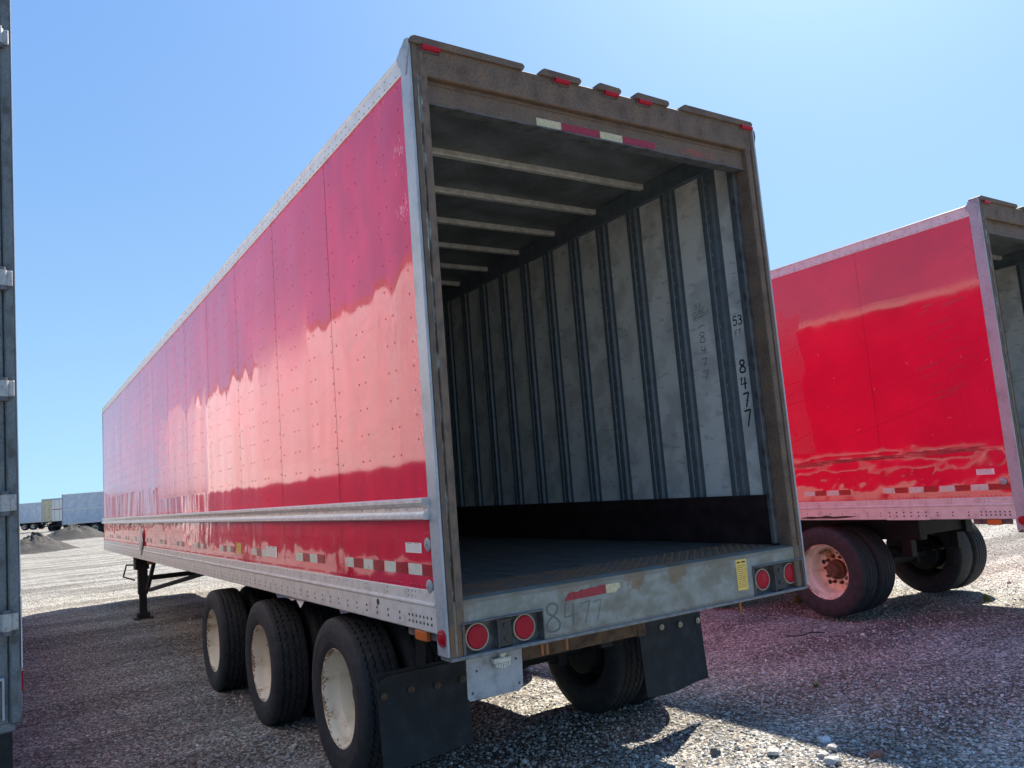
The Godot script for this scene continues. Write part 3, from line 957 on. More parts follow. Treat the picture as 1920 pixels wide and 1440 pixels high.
# opts: kind (skin shape), skin, skin_rear, axles [[z, y]], main
func build_trailer(t: Node3D, o: Dictionary) -> void:
	var main: bool = o.main
	var L := 15.45
	var seams: Array = []
	for k in 12:
		seams.append(-(1.342 + 1.219 * k))
	# ---- skin, left and right
	var edges: Array = [-0.092]
	edges.append_array(seams)
	edges.append(-L)
	for i in edges.size() - 1:
		var zb: float = edges[i]
		var za: float = edges[i + 1]
		if i > 0:
			zb -= 0.0028 if main else 0.0012
		za += 0.0028 if main else 0.0012
		var rear := i == 0 and main
		var mm: Material = M.red_skin_rear if rear else o.skin
		var rect: Rect2 = M["red_skin_rear_rect"] if rear else o.rect
		if not main and za < rect.position.x:
			mm = M.red_paint
		part("side_panel", skin_panel(za, zb, 1.246, 3.915, o.kind, rect), mm, t)
		part("side_panel", skin_panel(za, zb, 1.246, 3.915, o.kind + 4, rect, 1.0), M.red_paint, t)
	for s in [-1.0, 1.0]:
		var b := MB.new()
		b.bx(Vector3(s * 1.27, 1.2, -L), Vector3(s * 1.288, 3.95, -0.08))
		part("wall_core", b, M.seal, t)
	# ---- rivets of the left skin
	var tr: Array = []
	var px := -1.296
	for k in 38:
		var base: float = -0.445 - 0.438 * k if k < 2 else -1.342 - 0.4063 * (k - 2)
		var seam: bool = k >= 2 and (k - 2) % 3 == 0
		for c in ([-0.022, 0.075] if seam else [-0.05, 0.05]):
			var step := 0.102 if seam and c < 0.0 else 0.15
			var y := 1.33
			while y < 3.9:
				var z: float = base + c
				tr.append(rivet_at(Vector3(px - bulge(z, y, o.kind), y, z), Vector3(-1, 0, 0)))
				y += step
	var yy := 1.3
	while yy < 3.9:
		tr.append(rivet_at(Vector3(px - bulge(-0.112, yy, o.kind), yy, -0.112), Vector3(-1, 0, 0), 1.2))
		tr.append(rivet_at(Vector3(px - bulge(-0.18, yy, o.kind), yy + 0.07, -0.18), Vector3(-1, 0, 0)))
		yy += 0.125
	var z2 := -0.2
	while z2 > -L:
		if fmod(absf(z2), 0.4063) > 0.07:
			tr.append(rivet_at(Vector3(px - 0.0005, 1.268, z2), Vector3(-1, 0, 0), 1.15))
		z2 -= 0.042
	many("skin_rivets", rivet_mesh, M.rivet_paint, t, tr)

	# ---- rails
	for s in [-1.0, 1.0]:
		var bs := Basis(Vector3(s, 0, 0), Vector3(0, 1, 0), Vector3(0, 0, 1))
		if s < 0.0:
			bs = Basis(Vector3(-1, 0, 0), Vector3(0, 1, 0), Vector3(0, 0, -1))
		var z0 := -L if s > 0.0 else -0.088
		var b := MB.new()
		b.extrude(PackedVector2Array([Vector2(1.25, 1.05), Vector2(1.302, 1.05), Vector2(1.306, 1.056), Vector2(1.306, 1.172), Vector2(1.312, 1.177), Vector2(1.313, 1.184), Vector2(1.311, 1.191), Vector2(1.303, 1.195), Vector2(1.302, 1.248), Vector2(1.298, 1.252), Vector2(1.25, 1.252)]), Vector3(0, 0, z0), bs, L - 0.088)
		var rail := part("bottom_rail", b, M.aluminium, t)
		if s < 0.0:
			var rr: Array = []
			var zz := -0.14
			while zz > -L:
				var f := fmod(absf(zz), 0.305)
				if zz > -0.42 or fmod(absf(zz), 0.1524) < 0.088:
					for y in [1.088, 1.118]:
						rr.append(rivet_at(Vector3(-1.306, y, zz), Vector3(-1, 0, 0), 1.5 if zz > -1.0 else 1.25))
				if f < 0.09:
					for y in [1.212, 1.236]:
						rr.append(rivet_at(Vector3(-1.302, y, zz), Vector3(-1, 0, 0), 0.9))
				zz -= 0.0425 if zz > -0.42 else 0.0762
			many("rail_rivets", rivet_mesh, M.dull_steel, rail, rr)
		b = MB.new()
		b.extrude(PackedVector2Array([Vector2(1.24, 3.9), Vector2(1.302, 3.9), Vector2(1.304, 3.904), Vector2(1.304, 3.93), Vector2(1.300, 3.935), Vector2(1.300, 3.99), Vector2(1.306, 3.996), Vector2(1.306, 4.004), Vector2(1.295, 4.014), Vector2(1.24, 4.02)]), Vector3(0, 0, z0), bs, L - 0.088)
		var tra := part("top_rail", b, M.aluminium, t)
		if s < 0.0:
			var rr: Array = []
			var zz := -0.16
			while zz > -L:
				rr.append(rivet_at(Vector3(-1.304, 3.917, zz), Vector3(-1, 0, 0), 0.9))
				if fmod(absf(zz), 0.3) < 0.13:
					rr.append(rivet_at(Vector3(-1.300, 3.965, zz), Vector3(-1, 0, 0), 0.9))
				zz -= 0.075
			many("rail_rivets", rivet_mesh, M.dull_steel, tra, rr)
	# ---- roof, nose
	var b := MB.new()
	b.bx(Vector3(-1.24, 4.004, -L - 0.2), Vector3(1.24, 4.012, -0.1))
	part("roof_sheet", b, M.roof_skin, t)
	b = MB.new()
	var nose := PackedVector2Array()
	for k in 9:
		var a := PI * 0.5 * k / 8.0
		nose.append(Vector2(-1.0 - 0.3 * cos(a), L + 0.32 * sin(a)))
	for k in 9:
		var a := PI * 0.5 * (8 - k) / 8.0
		nose.append(Vector2(1.0 + 0.3 * cos(a), L + 0.32 * sin(a)))
	nose.append(Vector2(1.25, L)); nose.append(Vector2(1.0, L + 0.25)); nose.append(Vector2(-1.0, L + 0.25)); nose.append(Vector2(-1.25, L))
	b.extrude(nose, Vector3(0, 1.05, 0), Basis(Vector3(1, 0, 0), Vector3(0, 0, -1), Vector3(0, 1, 0)), 2.96)
	part("front_wall", b, M.galvanised, t)
	for k in (25 if main else 6):
		b = MB.new()
		var z: float = -0.45 - 0.61 * k
		b.extrude(PackedVector2Array([Vector2(z - 0.022, 3.962), Vector2(z + 0.022, 3.962), Vector2(z + 0.025, 3.968), Vector2(z + 0.025, 4.003), Vector2(z - 0.025, 4.003), Vector2(z - 0.025, 3.968)]), Vector3(-1.22, 0, 0), Basis(Vector3(0, 0, 1), Vector3(0, 1, 0), Vector3(1, 0, 0)), 2.44)
		part("roof_bow", b, M.roof_bow, t)
	# ---- floor
	if main:
		for k in 16:      # hardwood boards laid lengthwise
			b = MB.new()
			var x0: float = -1.232 + 0.154 * k
			b.bx(Vector3(x0 + 0.001, 1.175, -L - 0.15), Vector3(x0 + 0.153, 1.2075 + 0.0006 * (k % 3), -0.52), 0.002)
			part("floor_board", b, M.floor_board, t)
		b = MB.new()
		b.bx(Vector3(-1.232, 1.14, -L - 0.1), Vector3(1.232, 1.17, -0.12))
		part("floor_base", b, M.chassis, t)
		b = MB.new()
		b.bx(Vector3(-1.232, 1.178, -0.518), Vector3(1.232, 1.2095, -0.062), 0.003)
		var tp := part("tread_plate", b, M.tread_plate, t)
		var lz := MB.new()
		lz.lathe([Vector2(-0.016, 0.0), Vector2(-0.009, 0.0045), Vector2(0.0, 0.0055), Vector2(0.009, 0.0045), Vector2(0.016, 0.0)], 6, Vector3.ZERO, Basis(Vector3(0, 1, 0), Vector3(0, 0, 1), Vector3(1, 0, 0)), 60.0)
		var lt: Array = []
		for i in 72:
			for j in 13:
				var a := 0.75 if (i + j) % 2 == 0 else -0.75
				lt.append(Transform3D(Basis(Vector3.UP, a).scaled(Vector3(1, 0.7, 1)), Vector3(-1.2 + i * 0.0333, 1.2085, -0.5 + j * 0.0333)))
		many("tread_lozenges", lz.mesh(), M.tread_plate, tp, lt)
	else:
		b = MB.new()
		b.bx(Vector3(-1.232, 1.14, -L - 0.1), Vector3(1.232, 1.205, -0.062))
		part("floor_board", b, M.floor_board, t)
	# ---- cargo walls
	b = MB.new()
	b.bx(Vector3(-1.27, 1.2, -L - 0.1), Vector3(-1.262, 3.95, -0.1))
	part("wall_panel", b, M.liner, t)
	var pm := wall_post_mesh(0.165)
	var slots := MB.new()
	for k in 22:
		slots.bx(Vector3(-0.0252, 1.56 + k * 0.105, -0.0025), Vector3(-0.0235, 1.582 + k * 0.105, 0.0025))
	var slot_mesh := slots.mesh()
	for k in (38 if main else 6):
		var z: float = -0.428 - 0.4063 * k
		var p := part("wall_post", pm, M.wall_post, t, Vector3(1.262, 0, z))
		if k < 14:
			part("post_slots", slot_mesh, M.galvanised, p).set_meta("kind", "stuff")
		var za := z - 0.4063 + 0.0815
		var zb := z - 0.0815
		b = MB.new()
		b.bx(Vector3(1.255 + 0.001 * (k % 2), 1.5, za), Vector3(1.266, 3.63, zb), 0.001)
		part("wall_panel", b, M.liner, t)
		b = MB.new()
		b.bx(Vector3(1.259, 3.6315, za), Vector3(1.266, 3.93, zb), 0.001)
		part("wall_panel", b, M.liner, t)
	b = MB.new()
	b.bx(Vector3(1.256, 1.5, -0.362), Vector3(1.266, 3.64, -0.2), 0.001)
	part("wall_panel", b, M.liner, t)
	b = MB.new()
	b.bx(Vector3(1.258, 3.6415, -0.362), Vector3(1.266, 3.93, -0.2), 0.001)
	part("wall_panel", b, M.liner, t)
	b = MB.new()
	b.extrude(PackedVector2Array([Vector2(-0.232, 0), Vector2(-0.23, 0.012), Vector2(-0.215, 0.03), Vector2(-0.17, 0.03), Vector2(-0.162, 0.022), Vector2(-0.14, 0.022), Vector2(-0.13, 0.032), Vector2(-0.1, 0.034), Vector2(-0.095, 0)]), Vector3(1.262, 1.5, 0), Basis(Vector3(0, 0, 1), Vector3(-1, 0, 0), Vector3(0, 1, 0)), 2.36)
	part("wall_post", b, M.wall_post, t)
	b = MB.new()
	b.bx(Vector3(1.222, 1.21, -L - 0.05), Vector3(1.262, 1.535, -0.1), 0.004)
	b.bx(Vector3(1.214, 1.44, -L - 0.05), Vector3(1.2215, 1.455, -0.1), 0.002)
	part("scuff_plate", b, M.scuff, t)
	b = MB.new()
	b.bx(Vector3(-1.262, 1.21, -L - 0.05), Vector3(-1.225, 1.535, -0.1), 0.004)
	part("scuff_plate", b, M.scuff, t)
	for s in [-1.0, 1.0]:
		b = MB.new()
		b.bar(Vector3(s * 1.235, 3.93, -L), Vector3(s * 1.235, 3.93, -0.1), 0.05, 0.14, 0.004)
		b.bar(Vector3(s * 1.215, 3.865, -L), Vector3(s * 1.215, 3.865, -0.1), 0.035, 0.02, 0.003)
		part("wall_head_rail", b, M.wall_post, t)
	rear_frame(t, o)
	running_gear(t, o)
	side_marks(t, o)

func rear_frame(t: Node3D, o: Dictionary) -> void:
	var main: bool = o.main
	var b: MB
	for s in [-1.0, 1.0]:
		# corner post: smooth outer cheek and a ribbed rear face
		b = MB.new()
		var pr := [[0.0, -0.004], [0.004, 0.005], [0.03, 0.005], [0.034, -0.012], [0.041, -0.012], [0.046, 0.003], [0.084, 0.003], [0.089, -0.003], [0.089, -0.1]]
		for i in pr.size() - 1:
			var x0: float = s * (1.289 - pr[i][0])
			var x1: float = s * (1.289 - pr[i + 1][0])
			var u0: float = clampf(pr[i][0] / 0.089 - pr[i][1] * 0.4 * float(i == 8), 0.0, 1.0)
			var u1: float = clampf(pr[i + 1][0] / 0.089, 0.0, 1.0)
			var p := Vector3(x0, 0.95, pr[i][1])
			var q := Vector3(x1, 0.95, pr[i + 1][1])
			var up := Vector3(0, 3.09, 0)
			if i == pr.size() - 2:
				u0 = 0.7
			b.quad(p, q, q + up, p + up, Vector2(u0, 1), Vector2(u1, 1), Vector2(u1, 0), Vector2(u0, 0))
			b._flip_if(Vector3(0, 0, 1) if i < pr.size() - 2 else Vector3(-s, 0, 0))
		var post := part("rear_post", b, M.post_paint if s < 0.0 else M.rust_brown, t)
		b = MB.new()
		b.bx(Vector3(s * 1.289, 0.95, -0.1), Vector3(s * 1.305, 4.045, 0.004), 0.004)
		part("post_cheek", b, M.cheek_steel, post)
		b = MB.new()
		b.bx(Vector3(s * 1.165, 1.22, -0.135), Vector3(s * 1.2, 3.8, -0.1), 0.003)
		b.bx(Vector3(s * 1.205, 1.22, -0.112), Vector3(s * 1.26, 3.9, -0.101))
		part("door_jamb", b, M.dull_steel, post)
		if s < 0.0:
			var l := Node3D.new()
			l.name = "marker_lamp"
			post.add_child(l, true)
			l.position = Vector3(-1.305, 1.037, -0.036)
			var out := Basis(Vector3(0, 0, 1), Vector3(0, 1, 0), Vector3(-1, 0, 0))
			var ring := MB.new()
			ring.lathe([Vector2(0, 0.04), Vector2(0.008, 0.04), Vector2(0.011, 0.036), Vector2(0.008, 0.029)], 28, Vector3.ZERO, out, 30.0)
			ring.lathe([Vector2(0, 0.029), Vector2(0.01, 0.028), Vector2(0.014, 0.022), Vector2(0.0145, 0.013), Vector2(0.019, 0.011), Vector2(0.02, 0.0)], 28, Vector3.ZERO, out, 30.0)
			part("lamp_lens", ring, M.lamp_red, l)
	# ---- corner caps
	b = MB.new()
	b.extrude(PackedVector2Array([Vector2(0.012, 4.05), Vector2(-0.02, 4.056), Vector2(-0.125, 4.0), Vector2(-0.12, 3.965), Vector2(-0.035, 3.87), Vector2(-0.022, 3.878), Vector2(0.014, 4.01)]), Vector3(-1.305, 0, 0), Basis(Vector3(0, 0, 1), Vector3(0, 1, 0), Vector3(-1, 0, 0)), 0.007)
	part("corner_cap", b, M.galvanised, t)
	b = MB.new()
	var lug := PackedVector2Array([Vector2(1.29, 4.05), Vector2(1.31, 4.047), Vector2(1.333, 4.02), Vector2(1.336, 3.985), Vector2(1.312, 3.9), Vector2(1.29, 3.9), Vector2(1.29, 3.9901)])
	for k in 13:
		var a := PI - 0.004 - TAU * k / 12.0 * 0.999
		lug.append(Vector2(1.316 + 0.0105 * cos(a), 3.99 + 0.0125 * sin(a)))
	lug.append(Vector2(1.29, 3.9899))
	b.extrude(lug, Vector3(0, 0, -0.02), Basis(), 0.008)
	part("corner_cap", b, M.dull_steel, t)
	# ---- header
	b = MB.new()
	b.bx(Vector3(-1.288, 3.868, -0.1), Vector3(1.288, 4.036, 0.001), 0.006)
	b.bx(Vector3(-1.2, 3.738, -0.1), Vector3(1.2, 3.866, -0.032), 0.002)
	var head := part("rear_header", b, M.rust_brown, t)
	b = MB.new()
	b.bar(Vector3(-1.19, 3.846, -0.028), Vector3(1.19, 3.846, -0.028), 0.008, 0.007, 0.002)
	part("weld_bead", b, M.rust_brown, head)
	b = MB.new()
	b.bx(Vector3(-1.2, 3.728, -0.1), Vector3(1.2, 3.7365, -0.022), 0.002)
	part("header_lip", b, M.dull_steel, head)
	for h in [[-1.3, -0.6], [-0.48, -0.2], [-0.075, 0.105], [0.222, 0.5], [0.62, 1.27]]:
		b = MB.new()
		b.extrude(hood_poly(h[0], h[1]), Vector3(0, 0, -0.09), Basis(), 0.108)
		part("lamp_hood", b, M.rust_brown, head)
	for x in [-1.179, -0.334, 0.033, 0.301, 1.216]:
		marker_lamp(head, x, 4.018)
	if main:
		var tp := [[-0.505, -0.33, "tape_cream"], [-0.33, -0.045, "tape_red"], [-0.045, 0.13, "tape_cream"], [0.13, 0.395, "tape_red"]]
		for k in tp:
			b = MB.new()
			b.bx(Vector3(k[0] + 0.001, 3.742, -0.0315), Vector3(k[1] - 0.001, 3.787, -0.0305))
			part("reflective_tape", b, M[k[2]], head)
		b = MB.new()
		write(b, "U7998477", Vector3(0.63, 3.757, -0.0312), Basis(), 0.025, 0.036, 0.01, 0.0048)
		part("handwriting", b, M.ink_red, head)
	# ---- sill
	b = MB.new()
	var RL := [-1.215, -0.757]
	var RR := [0.81, 1.262]
	var y0 := 0.945
	var y1 := 1.09
	var top := 1.2
	var cells := [[-1.292, RL[0], y0, top], [RL[0], RL[1], y1, top], [RL[1], RR[0], y0, top], [RR[0], RR[1], y1 + 0.025, top], [RR[1], 1.292, y0, top]]
	for c in cells:
		var f := func(x: float, y: float) -> Vector2: return Vector2((x + 1.292) / 2.584, (top - y) / (top - y0))
		b.quad(Vector3(c[0], c[2], 0), Vector3(c[1], c[2], 0), Vector3(c[1], c[3], 0), Vector3(c[0], c[3], 0), f.call(c[0], c[2]), f.call(c[1], c[2]), f.call(c[1], c[3]), f.call(c[0], c[3]))
	b.quad(Vector3(-1.292, top, 0), Vector3(1.292, top, 0), Vector3(1.292, 1.2085, -0.06), Vector3(-1.292, 1.2085, -0.06), Vector2(0, 0.1), Vector2(1, 0.1), Vector2(1, 0.02), Vector2(0, 0.02))
	b.quad(Vector3(-1.292, y0, -0.06), Vector3(-1.292, y0, 0), Vector3(-1.292, top, 0), Vector3(-1.292, top, -0.06), Vector2(0, 1), Vector2(0.03, 1), Vector2(0.03, 0), Vector2(0, 0))
	b.quad(Vector3(1.292, y0, 0), Vector3(1.292, y0, -0.06), Vector3(1.292, top, -0.06), Vector3(1.292, top, 0), Vector2(0.97, 1), Vector2(1, 1), Vector2(1, 0), Vector2(0.97, 0))
	var sill := part("rear_sill", b, M.sill_steel, t)
	b = MB.new()
	b.bx(Vector3(-1.29, 0.928, -0.1), Vector3(1.29, 0.9445, 0.01), 0.003)
	b.bx(Vector3(-1.29, 0.95, -0.1), Vector3(1.29, 1.19, -0.062))
	part("sill_foot", b, M.sill_edge, sill)
	for r in [[RL[0], RL[1], y1], [RR[0], RR[1], y1 + 0.025]]:
		b = MB.new()
		var x0: float = r[0]
		var x1: float = r[1]
		var yt: float = r[2]
		b.bx(Vector3(x0, y0, -0.05), Vector3(x1, yt, -0.045))
		b.bx(Vector3(x0 - 0.006, yt - 0.002, -0.05), Vector3(x1 + 0.006, yt + 0.008, 0.014), 0.003)
		b.bx(Vector3(x0 - 0.006, y0, -0.05), Vector3(x0 + 0.002, yt - 0.003, 0.012), 0.003)
		b.bx(Vector3(x1 - 0.002, y0, -0.05), Vector3(x1 + 0.006, yt - 0.003, 0.012), 0.003)
		var mid := lerpf(x0, x1, 0.43)
		b.bx(Vector3(mid - 0.002, y0, -0.05), Vector3(mid + 0.003, yt - 0.003, 0.002), 0.001)
		part("lamp_recess", b, M.dull_steel, sill)
	for q in [[-1.125, 1.018], [-0.852, 1.02], [0.915, 1.03], [1.178, 1.036]]:
		tail_lamp(sill, q[0], q[1])
	for q in [[-1.015, -0.932, 0.946, 1.086], [1.018, 1.098, 0.948, 1.112]]:
		b = MB.new()
		b.bx(Vector3(q[0], q[2], -0.045), Vector3(q[1], q[3], -0.008), 0.006)
		for y in [0.3, 0.75]:
			b.lathe([Vector2(-0.008, 0.012), Vector2(-0.004, 0.011), Vector2(-0.004, 0.0)], 14, Vector3((q[0] + q[1]) * 0.5, lerpf(q[2], q[3], y), 0))
		part("lamp_blank", b, M.black_plastic, sill)
	if main:
		b = MB.new()
		write(b, "8", Vector3(-0.735, 0.975, 0.0006), Basis(), 0.085, 0.14, 0, 0.0105)
		write(b, "4", Vector3(-0.618, 0.985, 0.0006), Basis(), 0.085, 0.118, 0, 0.0095)
		write(b, "7", Vector3(-0.515, 0.985, 0.0006), Basis(), 0.07, 0.11, 0, 0.006)
		write(b, "7", Vector3(-0.43, 0.985, 0.0006), Basis(), 0.06, 0.108, 0, 0.0045)
		part("handwriting", b, M.ink_grey, sill)
		b = MB.new()
		b.extrude(PackedVector2Array([Vector2(-0.609, 1.113), Vector2(-0.336, 1.118), Vector2(-0.335, 1.163), Vector2(-0.37, 1.166), Vector2(-0.4, 1.158), Vector2(-0.43, 1.162), Vector2(-0.48, 1.156), Vector2(-0.5, 1.16), Vector2(-0.52, 1.15), Vector2(-0.56, 1.156), Vector2(-0.585, 1.148), Vector2(-0.6, 1.13)]), Vector3(0, 0, 0.0004), Basis(), 0.0008)
		part("reflective_tape", b, M.tape_red, sill)
		b = MB.new()
		b.extrude(PackedVector2Array([Vector2(-0.334, 1.118), Vector2(-0.27, 1.116), Vector2(-0.255, 1.128), Vector2(-0.234, 1.138), Vector2(-0.238, 1.162), Vector2(-0.334, 1.163)]), Vector3(0, 0, 0.0004), Basis(), 0.0008)
		part("reflective_tape", b, M.tape_cream, sill)
		b = MB.new()
		b.quad(Vector3(0.668, 0.995, 0.0008), Vector3(0.755, 0.995, 0.0008), Vector3(0.762, 1.176, 0.0008), Vector3(0.668, 1.176, 0.0008), Vector2(0, 1), Vector2(1, 1), Vector2(1, 0), Vector2(0, 0))
		part("yellow_sticker", b, M.print_yellow, sill)
		b = MB.new()
		for x in [-0.74, -0.71, -0.585, 0.72]:
			b.tube(Vector3(x, 0.86, -0.05), Vector3(x, 0.93, -0.05), 0.009, 10)
		part("hanger_bolts", b, M.orange_rust, sill)
		# plate bracket
		b = MB.new()
		b.extrude(PackedVector2Array([Vector2(-1.153, 0.93), Vector2(-1.157, 0.72), Vector2(-1.145, 0.706), Vector2(-0.86, 0.704), Vector2(-0.838, 0.725), Vector2(-0.83, 0.93)]), Vector3(0, 0, -0.103), Basis(), 0.004)
		var pb := part("plate_bracket", b, M.galvanised, t)
		b = MB.new()
		b.bx(Vector3(-1.02, 0.862, -0.098), Vector3(-0.92, 0.888, -0.06), 0.004)
		b.bx(Vector3(-0.975, 0.875, -0.098), Vector3(-0.94, 0.91, -0.07), 0.004)
		for k in 6:
			var x := -1.005 + 0.0145 * k
			var d := 0.032 - absf(k - 2.5) * 0.005
			b.bx(Vector3(x, 0.862 - d, -0.097), Vector3(x + 0.011, 0.8615, -0.066), 0.002)
		part("plate_lamp", b, M.tape_white, pb)
		for q in [[-1.13, 0.74], [-1.1, 0.84], [-0.87, 0.86], [-0.86, 0.74]]:
			part("bolt", rivet_mesh, M.dull_steel, pb, Vector3(q[0], q[1], -0.099)).scale = Vector3(1.3, 1.3, 1.3)
		# cross bar that carries the flaps
		b = MB.new()
		b.bar(Vector3(-0.98, 0.805, -0.42), Vector3(0.24, 0.805, -0.42), 0.06, 0.075, 0.004)
		b.bx(Vector3(0.18, 0.762, -0.455), Vector3(0.245, 0.96, -0.384), 0.004)
		b.bx(Vector3(-0.98, 0.85, -0.44), Vector3(-0.93, 0.96, -0.4), 0.004)
		part("cross_bar", b, M.rusty_bar, t)

func running_gear(t: Node3D, o: Dictionary) -> void:
	var main: bool = o.main
	var b: MB
	var fx := 0.0
	for a in o.axles:
		var z: float = a[0]
		var y: float = a[1]
		for s in [-1.0, 1.0]:
			wheel(t, s * 1.132, y, z, s, 0.7 * z + s, true)
			inner_wheel(t, s * 0.8, y, z, s, main or s < 0)
		b = MB.new()
		b.tube(Vector3(-1.05, y, z), Vector3(1.05, y, z), 0.065, 20)
		part("axle", b, M.chassis, t)
		for s in [-1.0, 1.0]:
			b = MB.new()
			for k in 4:       # leaf spring
				var l := 0.5 - 0.11 * k
				b.bar(Vector3(s * 0.47, y + 0.1 - 0.018 * k, z - l), Vector3(s * 0.47, y + 0.1 - 0.018 * k, z + l), 0.075, 0.015)
			b.bx(Vector3(s * 0.42, y + 0.1, z + 0.5), Vector3(s * 0.52, 0.78, z + 0.62), 0.005)
			b.bx(Vector3(s * 0.43, y - 0.1, z - 0.07), Vector3(s * 0.51, y + 0.12, z + 0.07), 0.005)
			part("leaf_spring", b, M.chassis, t)
		fx = z
	var za: float = o.axles[0][0] + 0.75
	var zb: float = o.axles[-1][0] - 1.0
	for s in [-1.0, 1.0]:
		b = MB.new()
		b.bx(Vector3(s * 0.4, 0.76, zb), Vector3(s * 0.54, 1.0, za), 0.006)
		b.bx(Vector3(s * 0.38, 1.0, zb), Vector3(s * 0.56, 1.06, za), 0.004)
		part("bogie_rail", b, M.chassis, t)
	for k in 3:
		b = MB.new()
		var z := lerpf(za - 0.1, zb + 0.1, k / 2.0)
		b.bx(Vector3(-0.4, 0.8, z - 0.05), Vector3(0.4, 0.95, z + 0.05), 0.004)
		part("bogie_cross", b, M.chassis, t)
	for k in (48 if main else 20):
		b = MB.new()
		var z := -0.3 - 0.31 * k
		b.bx(Vector3(-1.25, 1.062, z - 0.006), Vector3(1.25, 1.138, z + 0.006))
		b.bx(Vector3(-1.25, 1.056, z - 0.03), Vector3(1.25, 1.0615, z + 0.03))
		part("cross_member", b, M.chassis, t)
	# brake chamber and hoses seen below the bar
	if main:
		b = MB.new()
		b.tube(Vector3(-0.38, 0.6, -1.38), Vector3(-0.22, 0.6, -1.38), 0.075, 18)
		b.bar(Vector3(-0.32, 0.8, -1.3), Vector3(-0.3, 0.5, -1.34), 0.05, 0.02)
		b.bar(Vector3(-0.5, 0.68, -1.34), Vector3(-0.22, 0.47, -1.34), 0.03, 0.06)
		b.tube(Vector3(0.22, 0.6, -1.38), Vector3(0.4, 0.6, -1.38), 0.075, 18)
		part("brake_chamber", b, M.chassis, t)
	# flaps
	for f in ([[-1.268, -0.69, 0.215, 0.705, 0.6], [0.675, 1.276, 0.215, 0.88, 0.645]] if main else []):
		b = MB.new()
		var nx := 10
		var ny := 10
		var gp: Array = []
		for j in ny + 1:
			for i in nx + 1:
				var u := float(i) / nx
				var v := float(j) / ny
				var cut := 0.0
				if f[0] < 0.0:
					cut = -0.03 * smoothstep(0.12, 0.0, u) * v
				var y := lerpf(f[2] - 0.012 * sin(u * 5.0), f[3] + cut, v)
				var z := -0.97 + 0.018 * sin(u * 4.2 + 0.6) * (1.0 - v) + 0.03 * (1.0 - v) * (1.0 - v)
				gp.append(Vector3(lerpf(f[0], f[1], u) + 0.014 * (1.0 - v) * (u - 0.2), y, z))
		for j in ny:
			for i in nx:
				var k := j * (nx + 1) + i
				var d := Vector3(0, 0, -0.009)
				b.quad(gp[k], gp[k + 1], gp[k + nx + 2], gp[k + nx + 1])
				b.quad(gp[k + 1] + d, gp[k] + d, gp[k + nx + 1] + d, gp[k + nx + 2] + d)
				if j == 0:
					b.quad(gp[k] + d, gp[k + 1] + d, gp[k + 1], gp[k])
				if j == ny - 1:
					b.quad(gp[k + nx + 1], gp[k + nx + 2], gp[k + nx + 2] + d, gp[k + nx + 1] + d)
				if i == 0:
					b.quad(gp[k] + d, gp[k], gp[k + nx + 1], gp[k + nx + 1] + d)
				if i == nx - 1:
					b.quad(gp[k + 1], gp[k + 1] + d, gp[k + nx + 2] + d, gp[k + nx + 2])
		var fl := part("mud_flap", b, M.flap_rubber, t)
		for k in 4:
			var w := MB.new()
			w.lathe([Vector2(0, 0.021), Vector2(0.003, 0.021), Vector2(0.004, 0.011), Vector2(0.01, 0.01), Vector2(0.011, 0.0)], 12)
			part("flap_bolt", w, M.lamp_ring if f[0] > 0.0 else M.rusty_bar, fl, Vector3(lerpf(f[0] + 0.03, f[1] - 0.04, k / 3.0), f[4] + 0.006 * sin(k * 2.0), -0.955))
		b = MB.new()
		b.bx(Vector3(f[0], f[3] - 0.06, -0.995), Vector3(f[1], f[3] + 0.02, -0.984), 0.003)
		b.bx(Vector3((f[0] + f[1]) * 0.5 - 0.03, f[3], -0.995), Vector3((f[0] + f[1]) * 0.5 + 0.03, 1.06, -0.985), 0.002)
		part("flap_bracket", b, M.chassis, t)
	# landing gear
	if main:
		for s in [-1.0, 1.0]:
			var x: float = s * 1.03
			var gy := ground_y(x, -12.0)
			b = MB.new()
			b.bx(Vector3(x - 0.075, 0.36, -12.075), Vector3(x + 0.075, 1.06, -11.925), 0.008)
			b.bx(Vector3(x - 0.12, 0.78, -12.2), Vector3(x + 0.1, 1.055, -11.92), 0.01)
			var leg := part("landing_leg", b, M.chassis, t)
			b = MB.new()
			b.bx(Vector3(x - 0.058, gy + 0.03, -12.058), Vector3(x + 0.058, 0.4, -11.942), 0.006)
			part("inner_leg", b, M.chassis, leg)
			b = MB.new()
			b.bx(Vector3(x - 0.15, gy - 0.004, -12.15), Vector3(x + 0.15, gy + 0.018, -11.85), 0.006)
			b.bx(Vector3(x - 0.1, gy + 0.018, -12.09), Vector3(x + 0.1, gy + 0.1, -11.91), 0.012)
			part("foot", b, M.chassis, leg)
			b = MB.new()
			b.bar(Vector3(s * 0.98, 0.42, -11.85), Vector3(s * 0.9, 1.06, -11.35), 0.05, 0.06)
			b.bar(Vector3(s * 0.96, 0.44, -11.7), Vector3(s * 0.3, 1.02, -7.6), 0.05, 0.06)
			b.bar(Vector3(s * 0.98, 1.03, -10.6), Vector3(s * 0.55, 0.82, -8.9), 0.05, 0.06)
			part("brace", b, M.chassis, leg)
		b = MB.new()
		b.path([Vector3(-1.13, 0.86, -12.1), Vector3(-1.2, 0.84, -12.7), Vector3(-1.22, 0.62, -13.0), Vector3(-1.14, 0.6, -12.15)], 0.014)
		part("crank_handle", b, M.chassis, t)
		b = MB.new()
		b.bar(Vector3(-0.98, 0.62, -12.0), Vector3(0.98, 0.62, -12.0), 0.06, 0.08)
		part("leg_tie", b, M.chassis, t)
		b = MB.new()
		b.bx(Vector3(-1.13, 0.93, -10.7), Vector3(-1.03, 1.05, -10.55), 0.006)
		part("rusty_bracket", b, M.orange_rust, t)

